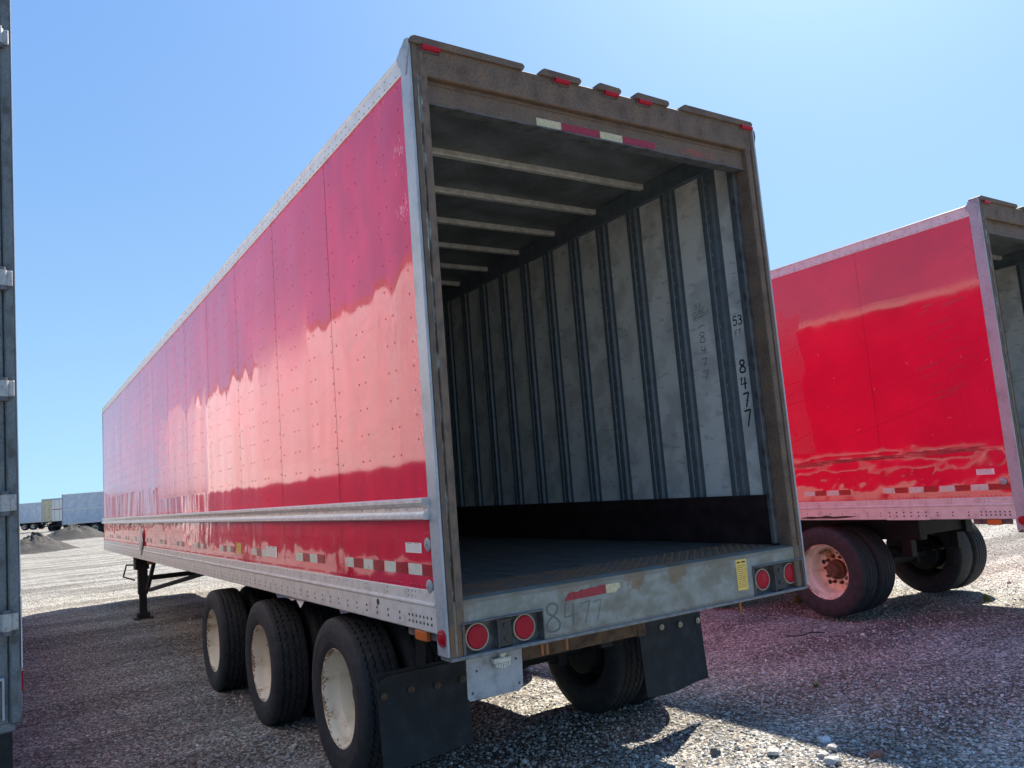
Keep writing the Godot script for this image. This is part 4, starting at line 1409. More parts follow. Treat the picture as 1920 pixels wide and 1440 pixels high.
func side_marks(t: Node3D, o: Dictionary) -> void:
	var main: bool = o.main
	var k: int = o.kind
	var unit := Rect2(0, 0, 1, 1)
	var sq: Array = []
	if main:
		sq = [[-0.39, -0.23], [-0.7, -0.55], [-1.01, -0.862], [-1.3, -1.162]]
		for i in 11:
			sq.append([-1.985 - 1.219 * i, -1.825 - 1.219 * i])
			sq.append([-2.297 - 1.219 * i, -2.135 - 1.219 * i])
	else:
		sq = [[-0.46, -0.3], [-0.77, -0.615], [-1.08, -0.93], [-1.37, -1.24], [-2.05, -1.9], [-2.36, -2.21], [-3.3, -3.15], [-3.6, -3.45]]
	for q in sq:
		part("reflective_square", skin_panel(q[0], q[1], 1.318, 1.374, k, unit, -1.0, 1.2972, 3), M.tape_white, t)
	for i in sq.size():
		var a: float = sq[i][1] + 0.002
		var e: float = a + 0.14
		if i > 0 and sq[i - 1][0] < e:
			e = sq[i - 1][0] - 0.002
		if i == 0:
			e = -0.105
		part("red_tape", skin_panel(a, e, 1.318, 1.374, k, unit, -1.0, 1.2968, 3), M.red_dark_tape, t)
	var out := Basis(Vector3(0, 0, 1), Vector3(0, 1, 0), Vector3(-1, 0, 0))
	var b: MB
	if main:
		for lb in [[-0.405, -0.222, 1.428, 1.478, "print_white"], [-3.05, -2.775, 1.322, 1.402, "print_white"], [-4.04, -3.87, 1.315, 1.41, "print_yellow"]]:
			part("label", skin_panel(lb[0], lb[1], lb[2], lb[3], k, Rect2(lb[0], lb[2], lb[1] - lb[0], lb[3] - lb[2]), -1.0, 1.298, 3), M[lb[4]], t)
		# rub rail
		b = MB.new()
		b.extrude(PackedVector2Array([Vector2(1.29, 1.594), Vector2(1.34, 1.596), Vector2(1.346, 1.602), Vector2(1.346, 1.618), Vector2(1.338, 1.626), Vector2(1.334, 1.634), Vector2(1.318, 1.638), Vector2(1.318, 1.66), Vector2(1.334, 1.664), Vector2(1.338, 1.671), Vector2(1.346, 1.679), Vector2(1.346, 1.695), Vector2(1.34, 1.701), Vector2(1.29, 1.703)]), Vector3(0, 0, -0.088), Basis(Vector3(-1, 0, 0), Vector3(0, 1, 0), Vector3(0, 0, -1)), 15.3)
		var rub := part("rub_rail", b, M.bright_aluminium, t)
		b = MB.new()
		b.extrude(PackedVector2Array([Vector2(1.29, 1.594), Vector2(1.34, 1.596), Vector2(1.346, 1.602), Vector2(1.346, 1.618), Vector2(1.334, 1.634), Vector2(1.318, 1.638), Vector2(1.318, 1.66), Vector2(1.334, 1.664), Vector2(1.346, 1.679), Vector2(1.346, 1.695), Vector2(1.34, 1.701), Vector2(1.29, 1.703)]), Vector3(0, 0, -15.388), Basis(), 15.3)
		part("rub_rail", b, M.bright_aluminium, t)
		var rr: Array = []
		var z := -0.12
		while z > -15.3:
			rr.append(rivet_at(Vector3(-1.318, 1.649, z), Vector3(-1, 0, 0), 0.9))
			z -= 0.203
		many("rail_rivets", rivet_mesh, M.dull_steel, rub, rr)
		b = MB.new()
		b.box(Vector3(-1.322, 1.335, -9.92), Vector3(0.008, 0.33, 0.33), 0.002, Basis(Vector3.RIGHT, PI / 4))
		b.box(Vector3(-1.33, 1.335, -9.92), Vector3(0.006, 0.22, 0.22), 0.002, Basis(Vector3.RIGHT, PI / 4))
		part("placard_holder", b, M.aluminium, t)
		b = MB.new()
		b.lathe([Vector2(0, 0.018), Vector2(0.002, 0.017), Vector2(0.002, 0.0)], 16, Vector3(-1.306, 1.147, -0.8), out)
		part("rail_hole", b, M.black_plastic, t)
		b = MB.new()
		b.tri(Vector3(-1.27, 1.05, -2.62), Vector3(-1.285, 1.02, -2.5), Vector3(-1.28, 1.047, -2.28))
		b.tri(Vector3(-1.28, 1.047, -2.42), Vector3(-1.29, 0.985, -2.27), Vector3(-1.275, 1.045, -2.2))
		part("torn_strip", b, M.rag, t)
	if not main:
		part("label", skin_panel(-0.39, -0.225, 1.462, 1.515, k, Rect2(-0.39, 1.462, 0.165, 0.053), -1.0, 1.298, 3), M.print_white, t)
		b = MB.new()
		b.bx(Vector3(-1.3095, 1.046, -1.36), Vector3(-1.3065, 1.168, -0.9), 0.001)
		var pt := part("rail_patch", b, M.aluminium, t)
		var pr: Array = []
		for i in 6:
			for y in [1.085, 1.122]:
				pr.append(rivet_at(Vector3(-1.3095, y, -0.935 - 0.078 * i), Vector3(-1, 0, 0), 1.6))
		many("rail_rivets", rivet_mesh, M.dull_steel, pt, pr)
		b = MB.new()
		b.extrude(PackedVector2Array([Vector2(-2.45, 1.07), Vector2(-2.3, 1.062), Vector2(-2.15, 1.068), Vector2(-1.98, 1.064), Vector2(-1.8, 1.075), Vector2(-1.72, 1.088), Vector2(-1.86, 1.094), Vector2(-2.0, 1.086), Vector2(-2.1, 1.1), Vector2(-2.18, 1.084), Vector2(-2.3, 1.09), Vector2(-2.4, 1.08)]), Vector3(-1.3063, 0, 0), Basis(Vector3(0, 0, 1), Vector3(0, 1, 0), Vector3(-1, 0, 0)), 0.0008)
		part("tar_smear", b, M.black_plastic, t)
	for q in ([[1.473, -0.142], [1.27, -0.148]] if main else [[1.395, -0.16]]):
		b = MB.new()
		b.lathe([Vector2(0, 0.034), Vector2(0.005, 0.033), Vector2(0.009, 0.026), Vector2(0.009, 0.008), Vector2(0.013, 0.006), Vector2(0.014, 0.0)], 24, Vector3(-1.298, q[0], q[1]), out, 40.0)
		part("anchor_disc", b, M.galvanised, t)
	b = MB.new()
	b.bx(Vector3(-1.3, 0.995, -0.36), Vector3(-1.27, 1.046, -0.23), 0.006)
	var mk := part("side_marker", b, M.lamp_orange, t)
	b = MB.new()
	b.bx(Vector3(-1.269, 1.0, -0.5), Vector3(-1.25, 1.05, -0.15), 0.003)
	part("lamp_base", b, M.dull_steel, mk)
	# writing on the cargo wall: read along +z
	if main:
		var wb := Basis(Vector3(0, 0, 1), Vector3(0, 1, 0), Vector3(-1, 0, 0))
		b = MB.new()
		var X := 1.2552
		write(b, "53", Vector3(X, 2.712, -0.325), wb, 0.034, 0.062, 0.01, 0.009)
		write(b, "FT", Vector3(X, 2.636, -0.322), wb, 0.026, 0.042, 0.009, 0.0055)
		write(b, "8", Vector3(X, 2.376, -0.312), wb, 0.048, 0.086, 0, 0.0125)
		write(b, "4", Vector3(X, 2.259, -0.314), wb, 0.05, 0.086, 0, 0.0125)
		write(b, "7", Vector3(X, 2.135, -0.31), wb, 0.052, 0.098, 0, 0.0125)
		write(b, "7", Vector3(X, 2.001, -0.316), wb, 0.058, 0.115, 0, 0.0125)
		part("handwriting", b, M.ink_black, t)
		b = MB.new()
		X = 1.2542
		write(b, "53'", Vector3(X, 2.905, -0.672), wb, 0.025, 0.034, 0.009, 0.0042, 0, 0.1)
		write(b, "CUBE", Vector3(X, 2.855, -0.695), wb, 0.022, 0.03, 0.009, 0.004, 0, 0.16)
		write(b, "TRIAXLE", Vector3(X, 2.815, -0.707), wb, 0.017, 0.027, 0.008, 0.004, 0, 0.22)
		write(b, "~", Vector3(X, 2.757, -0.65), wb, 0.066, 0.022, 0, 0.004)
		write(b, "8", Vector3(X, 2.652, -0.652), wb, 0.052, 0.076, 0, 0.006)
		write(b, "4", Vector3(X, 2.572, -0.65), wb, 0.055, 0.055, 0, 0.006)
		write(b, "7", Vector3(X, 2.48, -0.655), wb, 0.052, 0.055, 0, 0.006)
		write(b, "7", Vector3(X, 2.37, -0.655), wb, 0.055, 0.075, 0, 0.006)
		part("handwriting", b, M.ink_pencil, t)

# ---------------------------------------------------------------- the yard
func neighbour(t: Node3D) -> void:
	var L := 15.45
	var b: MB
	var last := -0.1
	for i in 13:
		var za := -(1.342 + 1.219 * i) if i < 12 else -L
		var mb := MB.new()
		mb.bx(Vector3(1.28, 1.24, za + 0.002), Vector3(1.292, 3.93, last - 0.002), 0.001)
		part("side_panel", mb, M.white_skin, t)
		mb = MB.new()
		mb.bx(Vector3(-1.292, 1.24, za + 0.002), Vector3(-1.28, 3.93, last - 0.002), 0.001)
		part("side_panel", mb, M.white_skin, t)
		last = za
	var tr: Array = []
	for k in 37:
		var y := 1.3
		while y < 3.9:
			tr.append(rivet_at(Vector3(1.2925, y, -0.125 - 0.4063 * k), Vector3(1, 0, 0), 1.1))
			y += 0.115
	many("skin_rivets", rivet_mesh, M.white_skin, t, tr)
	for s in [-1.0, 1.0]:
		b = MB.new()
		b.bx(Vector3(s * 1.25, 1.04, -L), Vector3(s * 1.3, 1.236, -0.1), 0.004)
		part("bottom_rail", b, M.aluminium, t)
		b = MB.new()
		b.bx(Vector3(s * 1.25, 3.934, -L), Vector3(s * 1.298, 4.03, -0.1), 0.004)
		part("top_rail", b, M.sill_edge, t)
	b = MB.new()
	b.bx(Vector3(-1.25, 4.015, -L), Vector3(1.25, 4.028, -0.1))
	part("roof_sheet", b, M.white_skin, t)
	b = MB.new()
	b.bx(Vector3(-1.28, 1.05, -L - 0.06), Vector3(1.28, 4.0, -L - 0.002), 0.01)
	part("front_wall", b, M.white_skin, t)
	b = MB.new()
	b.bx(Vector3(-1.25, 1.06, -L), Vector3(1.25, 1.2, -0.1))
	part("floor_base", b, M.chassis, t)
	# rear frame with hinged doors
	for s in [-1.0, 1.0]:
		b = MB.new()
		b.bx(Vector3(s * 1.262, 1.01, -0.12), Vector3(s * 1.298, 4.04, 0.0), 0.006)
		b.bx(Vector3(s * 1.2, 1.01, -0.12), Vector3(s * 1.2615, 4.04, -0.018), 0.006)
		var post := part("rear_post", b, M.door_steel, t)
		if s > 0.0:
			b = MB.new()
			b.box(Vector3(1.301, 1.15, -0.05), Vector3(0.006, 0.07, 0.05), 0.002)
			part("side_reflector", b, M.lamp_red, post)
			b = MB.new()
			b.bx(Vector3(1.2985, 1.2, -0.03), Vector3(1.3025, 1.45, 0.0015), 0.001)
			b.bx(Vector3(1.2985, 1.46, -0.025), Vector3(1.301, 3.9, -0.002), 0.001)
			part("seam_sealant", b, M.rag, post)
			b = MB.new()
			b.bx(Vector3(1.0, 1.035, -0.0175), Vector3(1.238, 1.165, -0.012), 0.002)
			part("lamp_recess", b, M.dull_steel, post)
			b = MB.new()
			b.bx(Vector3(1.238, 1.03, -0.0178), Vector3(1.246, 1.17, 0.003), 0.003)
			b.bx(Vector3(1.0, 1.165, -0.0178), Vector3(1.246, 1.175, 0.003), 0.003)
			part("recess_rim", b, M.galvanised, post)
		b = MB.new()
		b.bx(Vector3(s * 0.004, 1.2, -0.06), Vector3(s * 1.196, 3.9, -0.02), 0.004)
		var door := part("rear_door", b, M.door_steel, t)
		for y in [3.6, 2.63, 2.21, 1.79, 1.366]:
			b = MB.new()
			b.bx(Vector3(s * 1.0, y - 0.03, -0.018), Vector3(s * 1.245, y + 0.03, -0.004), 0.003)
			b.tube(Vector3(s * 1.256, y - 0.03, 0.006), Vector3(s * 1.256, y + 0.03, 0.006), 0.02, 16)
			b.bx(Vector3(s * 1.262, y - 0.03, 0.001), Vector3(s * 1.292, y + 0.03, 0.012), 0.003)
			var hg := part("hinge", b, M.hinge_steel, door)
			b = MB.new()
			b.tube(Vector3(s * 1.256, y + 0.0305, 0.006), Vector3(s * 1.256, y + 0.042, 0.006), 0.017, 12)
			b.tube(Vector3(s * 1.256, y - 0.046, 0.006), Vector3(s * 1.256, y - 0.0305, 0.006), 0.019, 12)
			part("hinge_pin", b, M.dull_steel, hg)
	b = MB.new()
	b.bx(Vector3(-1.298, 3.92, -0.12), Vector3(1.298, 4.06, -0.002), 0.006)
	part("rear_header", b, M.door_steel, t)
	b = MB.new()
	b.bx(Vector3(-1.298, 0.98, -0.12), Vector3(1.28, 1.16, -0.022), 0.006)
	part("rear_sill", b, M.door_steel, t)
	for z in [-1.3, -2.55]:
		for s in [-1.0, 1.0]:
			wheel(t, s * 1.12, 0.48, z, s, z, false)
			inner_wheel(t, s * 0.79, 0.48, z, s, false)
		b = MB.new()
		b.tube(Vector3(-1.05, 0.48, z), Vector3(1.05, 0.48, z), 0.065, 16)
		part("axle", b, M.chassis, t)
	for s in [-1.0, 1.0]:
		b = MB.new()
		b.bx(Vector3(s * 0.4, 0.6, -3.6), Vector3(s * 0.54, 1.05, -0.6), 0.006)
		part("bogie_rail", b, M.chassis, t)
		b = MB.new()
		b.bx(Vector3(s * 0.66, 0.22, -0.55), Vector3(s * 1.27, 0.98, -0.54), 0.002)
		part("mud_flap", b, M.flap_rubber, t)
		b = MB.new()
		b.bx(Vector3(s * 0.95 - 0.07, 0.0, -12.07), Vector3(s * 0.95 + 0.07, 1.05, -11.93), 0.006)
		b.bx(Vector3(s * 0.95 - 0.14, -0.06, -12.14), Vector3(s * 0.95 + 0.14, 0.02, -11.86), 0.006)
		part("landing_leg", b, M.chassis, t)

# a trailer far off: rear end at the origin, body along -z, wheels near the rear
func far_trailer(called: String, label: String, at: Vector3, turn: float, L: float, skin: Material, style: int) -> Node3D:
	var t := thing(called, label, "trailer", at, "trailers standing far back in the yard")
	t.rotation.y = turn
	var b: MB
	for s in [-1.0, 1.0]:
		var n := int(L / 1.22)
		for k in n:
			b = MB.new()
			b.bx(Vector3(s * 1.27, 1.25, -L * (k + 1) / n + 0.004), Vector3(s * 1.29 + 0.002 * (k % 2), 3.92, -L * k / n - 0.004 - (0.1 if k == 0 else 0.0)), 0.002)
			part("side_panel", b, skin, t)
		b = MB.new()
		b.bx(Vector3(s * 1.26, 1.05, -L), Vector3(s * 1.3, 1.248, -0.1), 0.005)
		part("bottom_rail", b, M.aluminium, t)
		b = MB.new()
		b.bx(Vector3(s * 1.26, 3.922, -L), Vector3(s * 1.3, 4.02, -0.1), 0.005)
		part("top_rail", b, M.aluminium, t)
		if style == 1:
			b = MB.new()
			b.bx(Vector3(s * 1.296, 2.4, -L), Vector3(s * 1.304, 2.56, -0.12), 0.002)
			part("light_band", b, M.far_white, t)
		b = MB.new()
		b.bx(Vector3(s * 1.2, 0.95, -0.1), Vector3(s * 1.3, 4.05, 0.0), 0.006)
		part("rear_post", b, M.galvanised, t)
		b = MB.new()
		b.bx(Vector3(s * 0.006, 1.2, -0.05), Vector3(s * 1.195, 3.88, -0.01), 0.004)
		var door := part("rear_door", b, (M.far_cream if s < 0 else M.far_white) if style == 2 else skin, t)
		for x in [0.3, 0.9]:
			b = MB.new()
			b.tube(Vector3(s * x, 1.25, 0.012), Vector3(s * x, 3.83, 0.012), 0.018, 8)
			part("lock_rod", b, M.galvanised, door)
		if style == 2 and s > 0.0:
			b = MB.new()
			b.bx(Vector3(0.02, 2.62, -0.009), Vector3(1.18, 2.72, -0.004), 0.001)
			part("red_stripe", b, M.tape_red, door)
	b = MB.new()
	b.bx(Vector3(-1.26, 1.06, -L - 0.02), Vector3(1.26, 4.0, -L), 0.005)
	part("front_wall", b, skin, t)
	b = MB.new()
	b.bx(Vector3(-1.26, 4.0, -L), Vector3(1.26, 4.03, -0.1), 0.004)
	part("roof_sheet", b, skin, t)
	b = MB.new()
	b.bx(Vector3(-1.25, 1.06, -L), Vector3(1.25, 1.2, -0.1))
	part("floor_base", b, M.chassis, t)
	b = MB.new()
	b.bx(Vector3(-1.298, 3.885, -0.1), Vector3(1.298, 4.055, -0.002), 0.006)
	part("rear_header", b, M.galvanised, t)
	b = MB.new()
	b.bx(Vector3(-1.2, 0.55, -0.14), Vector3(1.2, 0.68, -0.04), 0.006)
	b.bx(Vector3(-0.7, 0.68, -0.12), Vector3(-0.6, 1.06, -0.06), 0.004)
	b.bx(Vector3(0.6, 0.68, -0.12), Vector3(0.7, 1.06, -0.06), 0.004)
	part("rear_bumper", b, M.chassis, t)
	for z in [-1.9, -3.2]:
		for s in [-1.0, 1.0]:
			wheel(t, s * 1.12, 0.5, z, s, z, false)
			inner_wheel(t, s * 0.79, 0.5, z, s, false)
		b = MB.new()
		b.tube(Vector3(-1.05, 0.5, z), Vector3(1.05, 0.5, z), 0.065, 12)
		part("axle", b, M.chassis, t)
	for s in [-1.0, 1.0]:
		b = MB.new()
		b.bx(Vector3(s * 0.4, 0.62, -4.3), Vector3(s * 0.54, 1.06, -0.9), 0.006)
		part("bogie_rail", b, M.chassis, t)
		b = MB.new()
		b.bx(Vector3(s * 0.95 - 0.07, 0.0, -L * 0.78 - 0.07), Vector3(s * 0.95 + 0.07, 1.06, -L * 0.78 + 0.07), 0.006)
		b.bx(Vector3(s * 0.95 - 0.14, -0.03, -L * 0.78 - 0.14), Vector3(s * 0.95 + 0.14, 0.03, -L * 0.78 + 0.14), 0.006)
		part("landing_leg", b, M.chassis, t)
	return t

func heap(called: String, label: String, at: Vector3, rx: float, rz: float, h: float, seed_: int) -> void:
	var nz := noise(seed_, 0.9, 5)
	var m := MB.new()
	var nr := 26
	var na := 64
	var f := func(r: float, a: float) -> Vector3:
		var x := cos(a) * r * rx
		var z := sin(a) * r * rz
		var k := nz.get_noise_2d(cos(a) * 1.1 + 7.0, sin(a) * 1.1) * 0.4
		var y := h * pow(maxf(0.0, 1.0 - r * r), 1.5 + 1.5 * k) * (0.85 + 0.8 * k) * (1.0 - 0.25 * r) + (nz.get_noise_2d(x * 0.9, z * 0.9) * 0.32 + nz.get_noise_2d(x * 4.0, z * 4.0) * 0.12) * (1.0 - r) - 0.06 * r
		return Vector3(x, y, z)
	for j in nr + 1:
		for i in na + 1:
			m.v.append(f.call(float(j) / nr, TAU * i / na)); m.n.append(Vector3.ZERO); m.uv.append(Vector2.ZERO)
	for j in nr:
		for i in na:
			var a := j * (na + 1) + i
			m._t(a, a + 1, a + na + 2); m._t(a, a + na + 2, a + na + 1)
	for t in range(0, m.ix.size(), 3):
		var fn := (m.v[m.ix[t + 2]] - m.v[m.ix[t]]).cross(m.v[m.ix[t + 1]] - m.v[m.ix[t]])
		if fn.y < 0.0:
			fn = -fn
			var s := m.ix[t + 1]
			m.ix[t + 1] = m.ix[t + 2]
			m.ix[t + 2] = s
		for k in 3:
			m.n[m.ix[t + k]] += fn
	for i in m.n.size():
		m.n[i] = m.n[i].normalized() if m.n[i].length() > 1e-9 else Vector3.UP
	tag(part(called, m, M.dark_gravel, self, at), label, "gravel heap", "gravel heaps by the far trailers")

func stone_mesh(seed_: int, sub: int) -> ArrayMesh:
	var s := SphereMesh.new()
	var p := (1.0 + sqrt(5.0)) / 2.0
	var vs := [Vector3(-1, p, 0), Vector3(1, p, 0), Vector3(-1, -p, 0), Vector3(1, -p, 0), Vector3(0, -1, p), Vector3(0, 1, p), Vector3(0, -1, -p), Vector3(0, 1, -p), Vector3(p, 0, -1), Vector3(p, 0, 1), Vector3(-p, 0, -1), Vector3(-p, 0, 1)]
	var fs := [[0, 11, 5], [0, 5, 1], [0, 1, 7], [0, 7, 10], [0, 10, 11], [1, 5, 9], [5, 11, 4], [11, 10, 2], [10, 7, 6], [7, 1, 8], [3, 9, 4], [3, 4, 2], [3, 2, 6], [3, 6, 8], [3, 8, 9], [4, 9, 5], [2, 4, 11], [6, 2, 10], [8, 6, 7], [9, 8, 1]]
	var nz := noise(seed_, 0.55, 2)
	var m := MB.new()
	var shape := func(q: Vector3) -> Vector3:
		var d := q.normalized()
		var k := 1.0 + 0.55 * nz.get_noise_3dv(d * 2.0)
		return Vector3(d.x, clampf(d.y, -0.7, 0.62), d.z) * k
	for f in fs:
		var a: Vector3 = vs[f[0]]
		var b: Vector3 = vs[f[1]]
		var c: Vector3 = vs[f[2]]
		if sub == 0:
			m.tri(shape.call(a), shape.call(b), shape.call(c))
		else:
			var ab := (a.normalized() + b.normalized())
			var bc := (b.normalized() + c.normalized())
			var ca := (c.normalized() + a.normalized())
			for q in [[a, ab, ca], [ab, b, bc], [ca, bc, c], [ab, bc, ca]]:
				m.tri(shape.call(q[0]), shape.call(q[1]), shape.call(q[2]))
	return m.mesh()

func axis_steps(a: float, b: float, step: float, far_a: float, far_b: float) -> PackedFloat32Array:
	var out := PackedFloat32Array()
	var lo: Array = []
	var x := a
	var d := step
	while x > far_a:
		d *= 1.16
		x -= d
		lo.append(x)
	lo.reverse()
	for q in lo:
		out.append(q)
	x = a
	while x < b:
		out.append(x)
		x += step
	d = step
	while x < far_b:
		out.append(x)
		d *= 1.16
		x += d
	return out

func make_ground() -> void:
	var xs := axis_steps(-8.0, 11.0, 0.12, -1600.0, 1600.0)
	var zs := axis_steps(-20.0, 5.0, 0.12, -1800.0, 400.0)
	var v := PackedVector3Array()
	var n := PackedVector3Array()
	var uv := PackedVector2Array()
	var ix := PackedInt32Array()
	for z in zs:
		for x in xs:
			v.append(Vector3(x, ground_y(x, z), z))
			var e := 0.06
			n.append(Vector3(-(ground_y(x + e, z) - ground_y(x - e, z)) / (2 * e), 1, -(ground_y(x, z + e) - ground_y(x, z - e)) / (2 * e)).normalized())
			uv.append(Vector2(x, z))
	var w := xs.size()
	for j in zs.size() - 1:
		for i in w - 1:
			var a := j * w + i
			ix.append(a); ix.append(a + 1); ix.append(a + w + 1)
			ix.append(a); ix.append(a + w + 1); ix.append(a + w)
	var ar := []
	ar.resize(Mesh.ARRAY_MAX)
	ar[Mesh.ARRAY_VERTEX] = v
	ar[Mesh.ARRAY_NORMAL] = n
	ar[Mesh.ARRAY_TEX_UV] = uv
	ar[Mesh.ARRAY_TEX_UV2] = uv
	ar[Mesh.ARRAY_INDEX] = ix
	var m := ArrayMesh.new()
	m.add_surface_from_arrays(Mesh.PRIMITIVE_TRIANGLES, ar)
	var g := part("ground", m, M.gravel, self)
	g.set_meta("kind", "structure")
	g.set_meta("label", "grey crushed stone ground of the trailer yard")

func make_stones(count: int) -> void:
	var tones := stone_tones()
	var tr := [[], [], [], []]
	var co := [[], [], [], []]
	rng.seed = 4242
	for i in count:
		var r := 2.2 * exp(rng.randf() * log(28.0 / 2.2))
		var a := 0.5698 + rng.randf_range(-0.8, 0.8)
		var x := -3.057 + sin(a) * r
		var z := 3.48 - cos(a) * r
		var s := 0.0045 + 0.0095 * pow(rng.randf(), 2.8)
		if rng.randf() < 0.004:
			s *= 2.2
		var bs := Basis(Vector3(rng.randf_range(-1, 1), rng.randf_range(-1, 1), rng.randf_range(-1, 1)).normalized(), rng.randf() * TAU)
		bs = bs.scaled(Vector3(s * rng.randf_range(0.8, 1.3), s * rng.randf_range(0.7, 1.0), s * rng.randf_range(0.8, 1.3)))
		var k := rng.randi() % 4
		tr[k].append(Transform3D(bs, Vector3(x, ground_y(x, z) + s * rng.randf_range(0.0, 0.45), z)))
		var c: Color = tones[rng.randi() % tones.size()].srgb_to_linear() * rng.randf_range(0.78, 1.08)
		c.a = 1.0
		co[k].append(c)
	var root := Node3D.new()
	root.name = "gravel"
	add_child(root)
	root.set_meta("kind", "stuff")
	root.set_meta("label", "loose grey stones lying over the yard")
	root.set_meta("category", "gravel")
	for k in 4:
		many("stones", stone_mesh(50 + k, 0), M.stone, root, tr[k], co[k])

func small_things() -> void:
	var list := [
		[1.298, -0.015, 0.034, Color(0.62, 0.63, 0.64), "chunky pale stone in the shade beside the sunlit gravel wedge"],
		[0.668, -0.34, 0.03, Color(0.12, 0.12, 0.12), "small dark pointed stone standing on the sunlit gravel wedge"],
		[0.985, 0.27, 0.04, Color(0.42, 0.41, 0.38), "rounded grey stone on the bottom end of the sunlit wedge"],
		[0.881, -0.065, 0.034, Color(0.5, 0.48, 0.43), "tan flat stone in the middle of the sunlit gravel wedge"],
		[1.05, 0.16, 0.036, Color(0.36, 0.35, 0.33), "upright grey stone at the edge of the shade near bottom right"],
		[1.2, 0.12, 0.034, Color(0.4, 0.38, 0.35), "brownish stone just inside the shade above the sunlit wedge"],
	]
	var sm := [stone_mesh(81, 1), stone_mesh(82, 1), stone_mesh(83, 1)]
	for i in list.size():
		var q: Array = list[i]
		var m := StandardMaterial3D.new()
		m.albedo_color = Color(q[3].r, q[3].g, q[3].b).linear_to_srgb()
		m.roughness = 0.9
		var o := part("stone", sm[i % 3], m, self, Vector3(q[0], ground_y(q[0], q[1]) + q[2] * 0.35, q[1]))
		o.scale = Vector3(q[2] * 1.2, q[2] * (1.6 if i == 1 else 0.9), q[2])
		o.rotation.y = i * 1.3
		tag(o, q[4], "stone", "single stones lying on the gravel")
	var bk := part("brick_fragment", sm[1], M.brick, self, Vector3(1.267, ground_y(1.267, 0.373) + 0.012, 0.373))
	bk.scale = Vector3(0.06, 0.03, 0.035)
	tag(bk, "flat reddish brown brick fragment in the shade at bottom right", "brick")
	var tw := MB.new()
	var pts: Array = []
	for k in 9:
		var t := k / 8.0
		var x := lerpf(3.72, 4.07, t)
		var z := lerpf(-2.27, -2.05, t) + 0.06 * sin(t * 6.0)
		pts.append(Vector3(x, ground_y(x, z) + 0.016 + 0.012 * sin(t * 3.1), z))
	tw.path(pts, 0.0065, 6)
	tag(part("rubber_strip", tw, M.twig, self), "thin dark curved strip of rubber lying on the shaded gravel", "rubber strip")
	# weeds
	var spots := [[2.318, -0.848, 0.05, "tiny green weed sprouting alone from the shaded gravel"], [6.6, -1.75, 0.1, "yellow green weed on sunlit gravel behind the far wheels"], [7.4, -1.5, 0.09, "yellow green weed at the edge of the strip of sun"], [5.6, -3.6, 0.12, "green weed growing under the second trailer between its wheels"], [8.6, -1.2, 0.12, "weed growing farthest out on the strip of sunlit gravel"]]
	for q in spots:
		var b := MB.new()
		for k in 34:
			var a := rng.randf() * TAU
			var l: float = q[2] * rng.randf_range(0.5, 1.2)
			var r0: float = q[2] * 0.35 * rng.randf()
			var p0 := Vector3(cos(a) * r0, 0, sin(a) * r0)
			var dir := Vector3(cos(a) * rng.randf_range(0.2, 0.9), 1.0, sin(a) * rng.randf_range(0.2, 0.9)).normalized()
			var sd := Vector3(-sin(a), 0, cos(a)) * l * 0.07
			b.quad(p0 - sd, p0 + sd, p0 + dir * l * 0.6 + sd * 0.8, p0 + dir * l * 0.6 - sd * 0.8)
			b.tri(p0 + dir * l * 0.6 - sd * 0.8, p0 + dir * l * 0.6 + sd * 0.8, p0 + dir * l + Vector3(cos(a), -0.3, sin(a)) * l * 0.15)
		tag(part("weed", b, M.dry_weed, self, Vector3(q[0], ground_y(q[0], q[1]) - 0.005, q[1])), q[3], "weed", "weeds growing in the gravel")

const SUN_DIR := Vector3(0.87, 1.0, -0.5)

# clear air: pale at the horizon, deeper blue above, brighter round the sun
func sky_panorama(sun: Vector3) -> ImageTexture:
	var w := 512
	var h := 256
	var im := Image.create(w, h, false, Image.FORMAT_RGBF)
	var sd := sun.normalized()
	for y in h:
		var el := PI * 0.5 - PI * (y + 0.5) / h
		var up := maxf(0.0, sin(el))
		var t := pow(1.0 - up, 3.2)
		for x in w:
			var f := TAU * (x + 0.5) / w - PI * 0.5
			var d := Vector3(cos(f) * cos(el), sin(el), sin(f) * cos(el))
			var a := rad_to_deg(acos(clampf(d.dot(sd), -1.0, 1.0)))
			var c := Vector3(0.041, 0.12, 0.305).lerp(Vector3(0.19, 0.325, 0.425), t)
			var g := 0.1 * exp(-a / 42.0) + 0.36 * exp(-a / 12.0)
			c += Vector3(1.0, 1.0, 1.0) * g * 0.8 + Vector3(0.2, 0.35, 0.4) * g
			im.set_pixel(x, y, Color(c.x, c.y, c.z))
	return ImageTexture.create_from_image(im)

